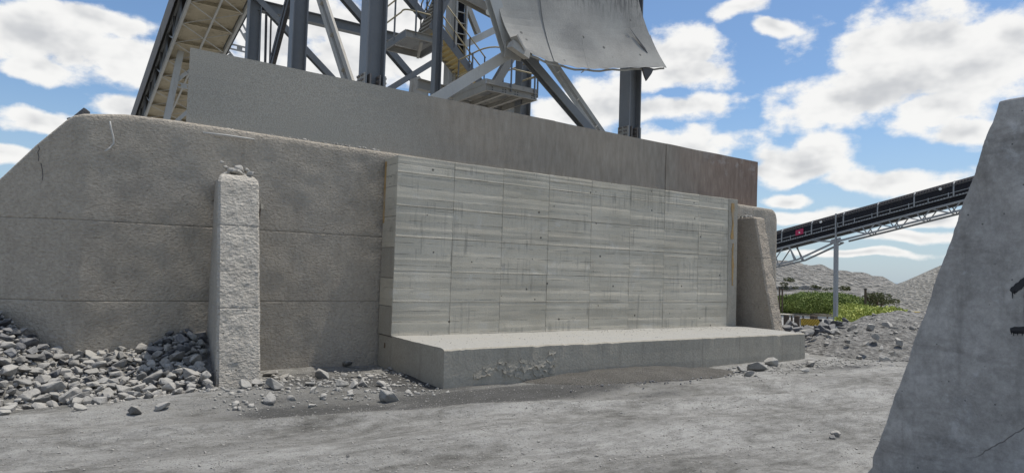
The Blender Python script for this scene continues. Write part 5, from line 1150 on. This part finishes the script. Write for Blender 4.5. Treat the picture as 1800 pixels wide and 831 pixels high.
for _ in range(75):
    px = random.uniform(1340, 1510); D = random.uniform(62, 84); top = 516 + 7 * abs((px - 1440) / 70) ** 2 + random.uniform(-3, 6)
    if px > 1490: top += (px - 1490) * 0.5
    p = atD(px, top, D); g_ = zg(p.x, p.y); hgt = max(0.8, p.z - g_); bl.append((Vector((p.x, p.y, g_ + hgt * 0.55)), random.uniform(1.2, 2.2), random.uniform(1.2, 2.2), hgt * 0.5))
leaves('shrubs', bl, 'leaf', 620, 0.085, 'dense green bushes massed beyond the road')
bl = []
for _ in range(60):
    px = random.uniform(1490, 1590); D = random.uniform(50, 62); top = 534 + (px - 1490) * 0.12 + random.uniform(-2, 9)
    p = atD(px, top, D); g_ = zg(p.x, p.y); hgt = max(0.5, p.z - g_); bl.append((Vector((p.x, p.y, g_ + hgt * 0.5)), random.uniform(0.8, 1.5), random.uniform(0.8, 1.5), hgt * 0.55))
for _ in range(30):
    px = random.uniform(1500, 1575); p = atD(px, random.uniform(556, 562) + (1540 - px) * 0.05, random.uniform(26, 32)); bl.append((p, random.uniform(0.5, 0.9), random.uniform(0.5, 0.9), random.uniform(0.25, 0.5)))
leaves('low_scrub', bl, 'grass_blade', 700, 0.065, 'bright low scrub and grass behind the rubble mound')
bl = []
for _ in range(70):
    px = random.uniform(1350, 1500); c = ground_hit(px, random.uniform(543.5, 547)); bl.append((c + Vector((0, 0, 0.15)), random.uniform(0.8, 1.6), random.uniform(0.8, 1.6), 0.22))
leaves('verge_grass', bl, 'grass_blade', 160, 0.12, 'yellow-green grass verge in front of the bushes')
tr = thing('small_tree', (atD(1541, 545, 66).x, atD(1541, 545, 66).y, zg(atD(1541, 545, 66).x, atD(1541, 545, 66).y)), 'round olive-green tree right of the thin dark pole', 'tree')
tb = OFF[tr]; tc_ = atD(1541, 526, 66)
trunk = MB(); 
for a in range(5):
    e = tc_ + Vector((random.uniform(-1, 1), random.uniform(-1, 1), random.uniform(-0.2, 0.6))); trunk.prof(tb + Vector((0, 0, -0.2)), e, [(0.09, 0), (0, 0.09), (-0.09, 0), (0, -0.09)])
trunk.build('trunk', 'bark', tr)
leaves('crown', [(tc_ + Vector((random.uniform(-1.9, 1.9), random.uniform(-1.5, 1.5), random.uniform(-0.6, 0.45))), random.uniform(0.4, 0.75), random.uniform(0.4, 0.75), random.uniform(0.22, 0.4)) for _ in range(17)], 'olive_leaf', 420, 0.09, None, tr)

def height_mesh(name, cx_, cy_, fn, rx, ry, step, m, label, kind='structure'):
    X_, Y_ = np.meshgrid(np.arange(cx_ - rx, cx_ + rx, step), np.arange(cy_ - ry, cy_ + ry, step), indexing='ij'); H = fn(X_, Y_); A = np.stack([X_, Y_, gz(X_, Y_) + H], -1)
    return tag(mesh_obj(name, A.reshape(-1, 3), grid_faces(*A.shape[:2]).tolist(), m, None, True), label, None, None, kind)
# gravel stockpile: a cone standing partly behind the foreground wall
pk = atD(1745, 440, 105)
def stock(x, y):
    d = np.hypot(x - pk.x, (y - pk.y)); z0 = pk.z + 3.6; h_ = np.clip(z0 - d * 0.54, -1, None); return np.where(h_ > -1, np.minimum(h_, z0 - 0.9) + 0.10 * fbm(x * 0.8, y * 0.8, oct=4, seed=6), -1)
sp_ = height_mesh('gravel_heap', pk.x, pk.y, stock, 24, 24, 0.4, 'heap_grit', 'steep grey-brown gravel stockpile rising behind the foreground wall')
# spoil hills on the skyline
def ridge(px_list, D, spread, seed, floor=-2):
    pts = [(atD(px, py, D)) for px, py in px_list]; P_ = np.array([(p.x, p.y, p.z) for p in pts])
    def fn(x, y):
        best = np.full(x.shape, -5.0)
        for a, b in zip(P_[:-1], P_[1:]):
            ab = b[:2] - a[:2]; t = np.clip(((x - a[0]) * ab[0] + (y - a[1]) * ab[1]) / (ab @ ab), 0, 1); dx = np.hypot(x - a[0] - t * ab[0], y - a[1] - t * ab[1]); hz = a[2] + t * (b[2] - a[2]) - gz(x, y)
            best = np.maximum(best, hz - np.maximum(dx - 6, 0) * spread)
        return np.maximum(best + 1.8 * fbm(x * 0.07, y * 0.07, oct=6, seed=seed, gain=0.6) * np.clip(best * 0.4, 0, 1), floor)
    c = P_.mean(0); return c, fn
c, fn = ridge([(1290, 455), (1372, 459), (1384, 461), (1400, 473), (1440, 476), (1500, 479), (1522, 488), (1545, 497), (1560, 503)], 330, 0.42, 3)
height_mesh('hill', c[0], c[1], fn, 120, 110, 1.6, 'hill_grit', 'long pale grey spoil hill on the skyline')
c, fn = ridge([(1380, 462), (1395, 463.5), (1425, 464), (1440, 475)], 420, 0.5, 8); height_mesh('hill', c[0], c[1], fn, 70, 70, 1.8, 'hill_grit', 'darker stepped spoil terrace behind the pale hill')
c, fn = ridge([(1515, 487), (1535, 486.5), (1552, 497), (1600, 499.5), (1700, 499)], 520, 0.5, 12); height_mesh('hill', c[0], c[1], fn, 120, 110, 2.4, 'hill_grit', 'low distant spoil ridge running to the right')
cr = []
for _ in range(420):
    px = random.uniform(1362, 1442); p = ground_hit(px, random.uniform(517.0, 518.5)); p = atD(px, random.uniform(503, 511), 150); cr.append((p.x, p.y, p.z, random.uniform(0.4, 1.3)))
merged_rocks('scrap_line', cr, 'dusty_rock', 'line of pale boulders and scrap at the foot of the hill')
A = []
for px in np.linspace(1330, 1480, 40):
    A.append([atD(px, 506 + (2 if i == 0 else 0), 151) if i < 1 else atD(px, 527, 130) for i in range(2)])
A = np.array(A); tag(mesh_obj('spoil_bank', A.reshape(-1, 3), grid_faces(*A.shape[:2]).tolist(), 'hill_grit', None), 'pale grey bank of spoil between the bushes and the hill', None, None, 'structure')
bl = []
for (px, py, r) in ((1386, 491, 1.6), (1390, 493, 1.3), (1378, 499, 1.5), (1438, 505, 1.2), (1484, 506, 1.8), (1488, 508, 1.4), (1431, 503, 1.2), (1378, 506, 1.5), (1450, 508, 1.0), (1460, 507, 0.8), (1398, 506, 0.9)):
    bl.append((atD(px, py, 148), r * 0.7, r * 0.7, r * 0.28))
leaves('hill_scrub', bl, 'olive_leaf', 160, 0.16, 'dark scrub dotted over the foot of the hill')
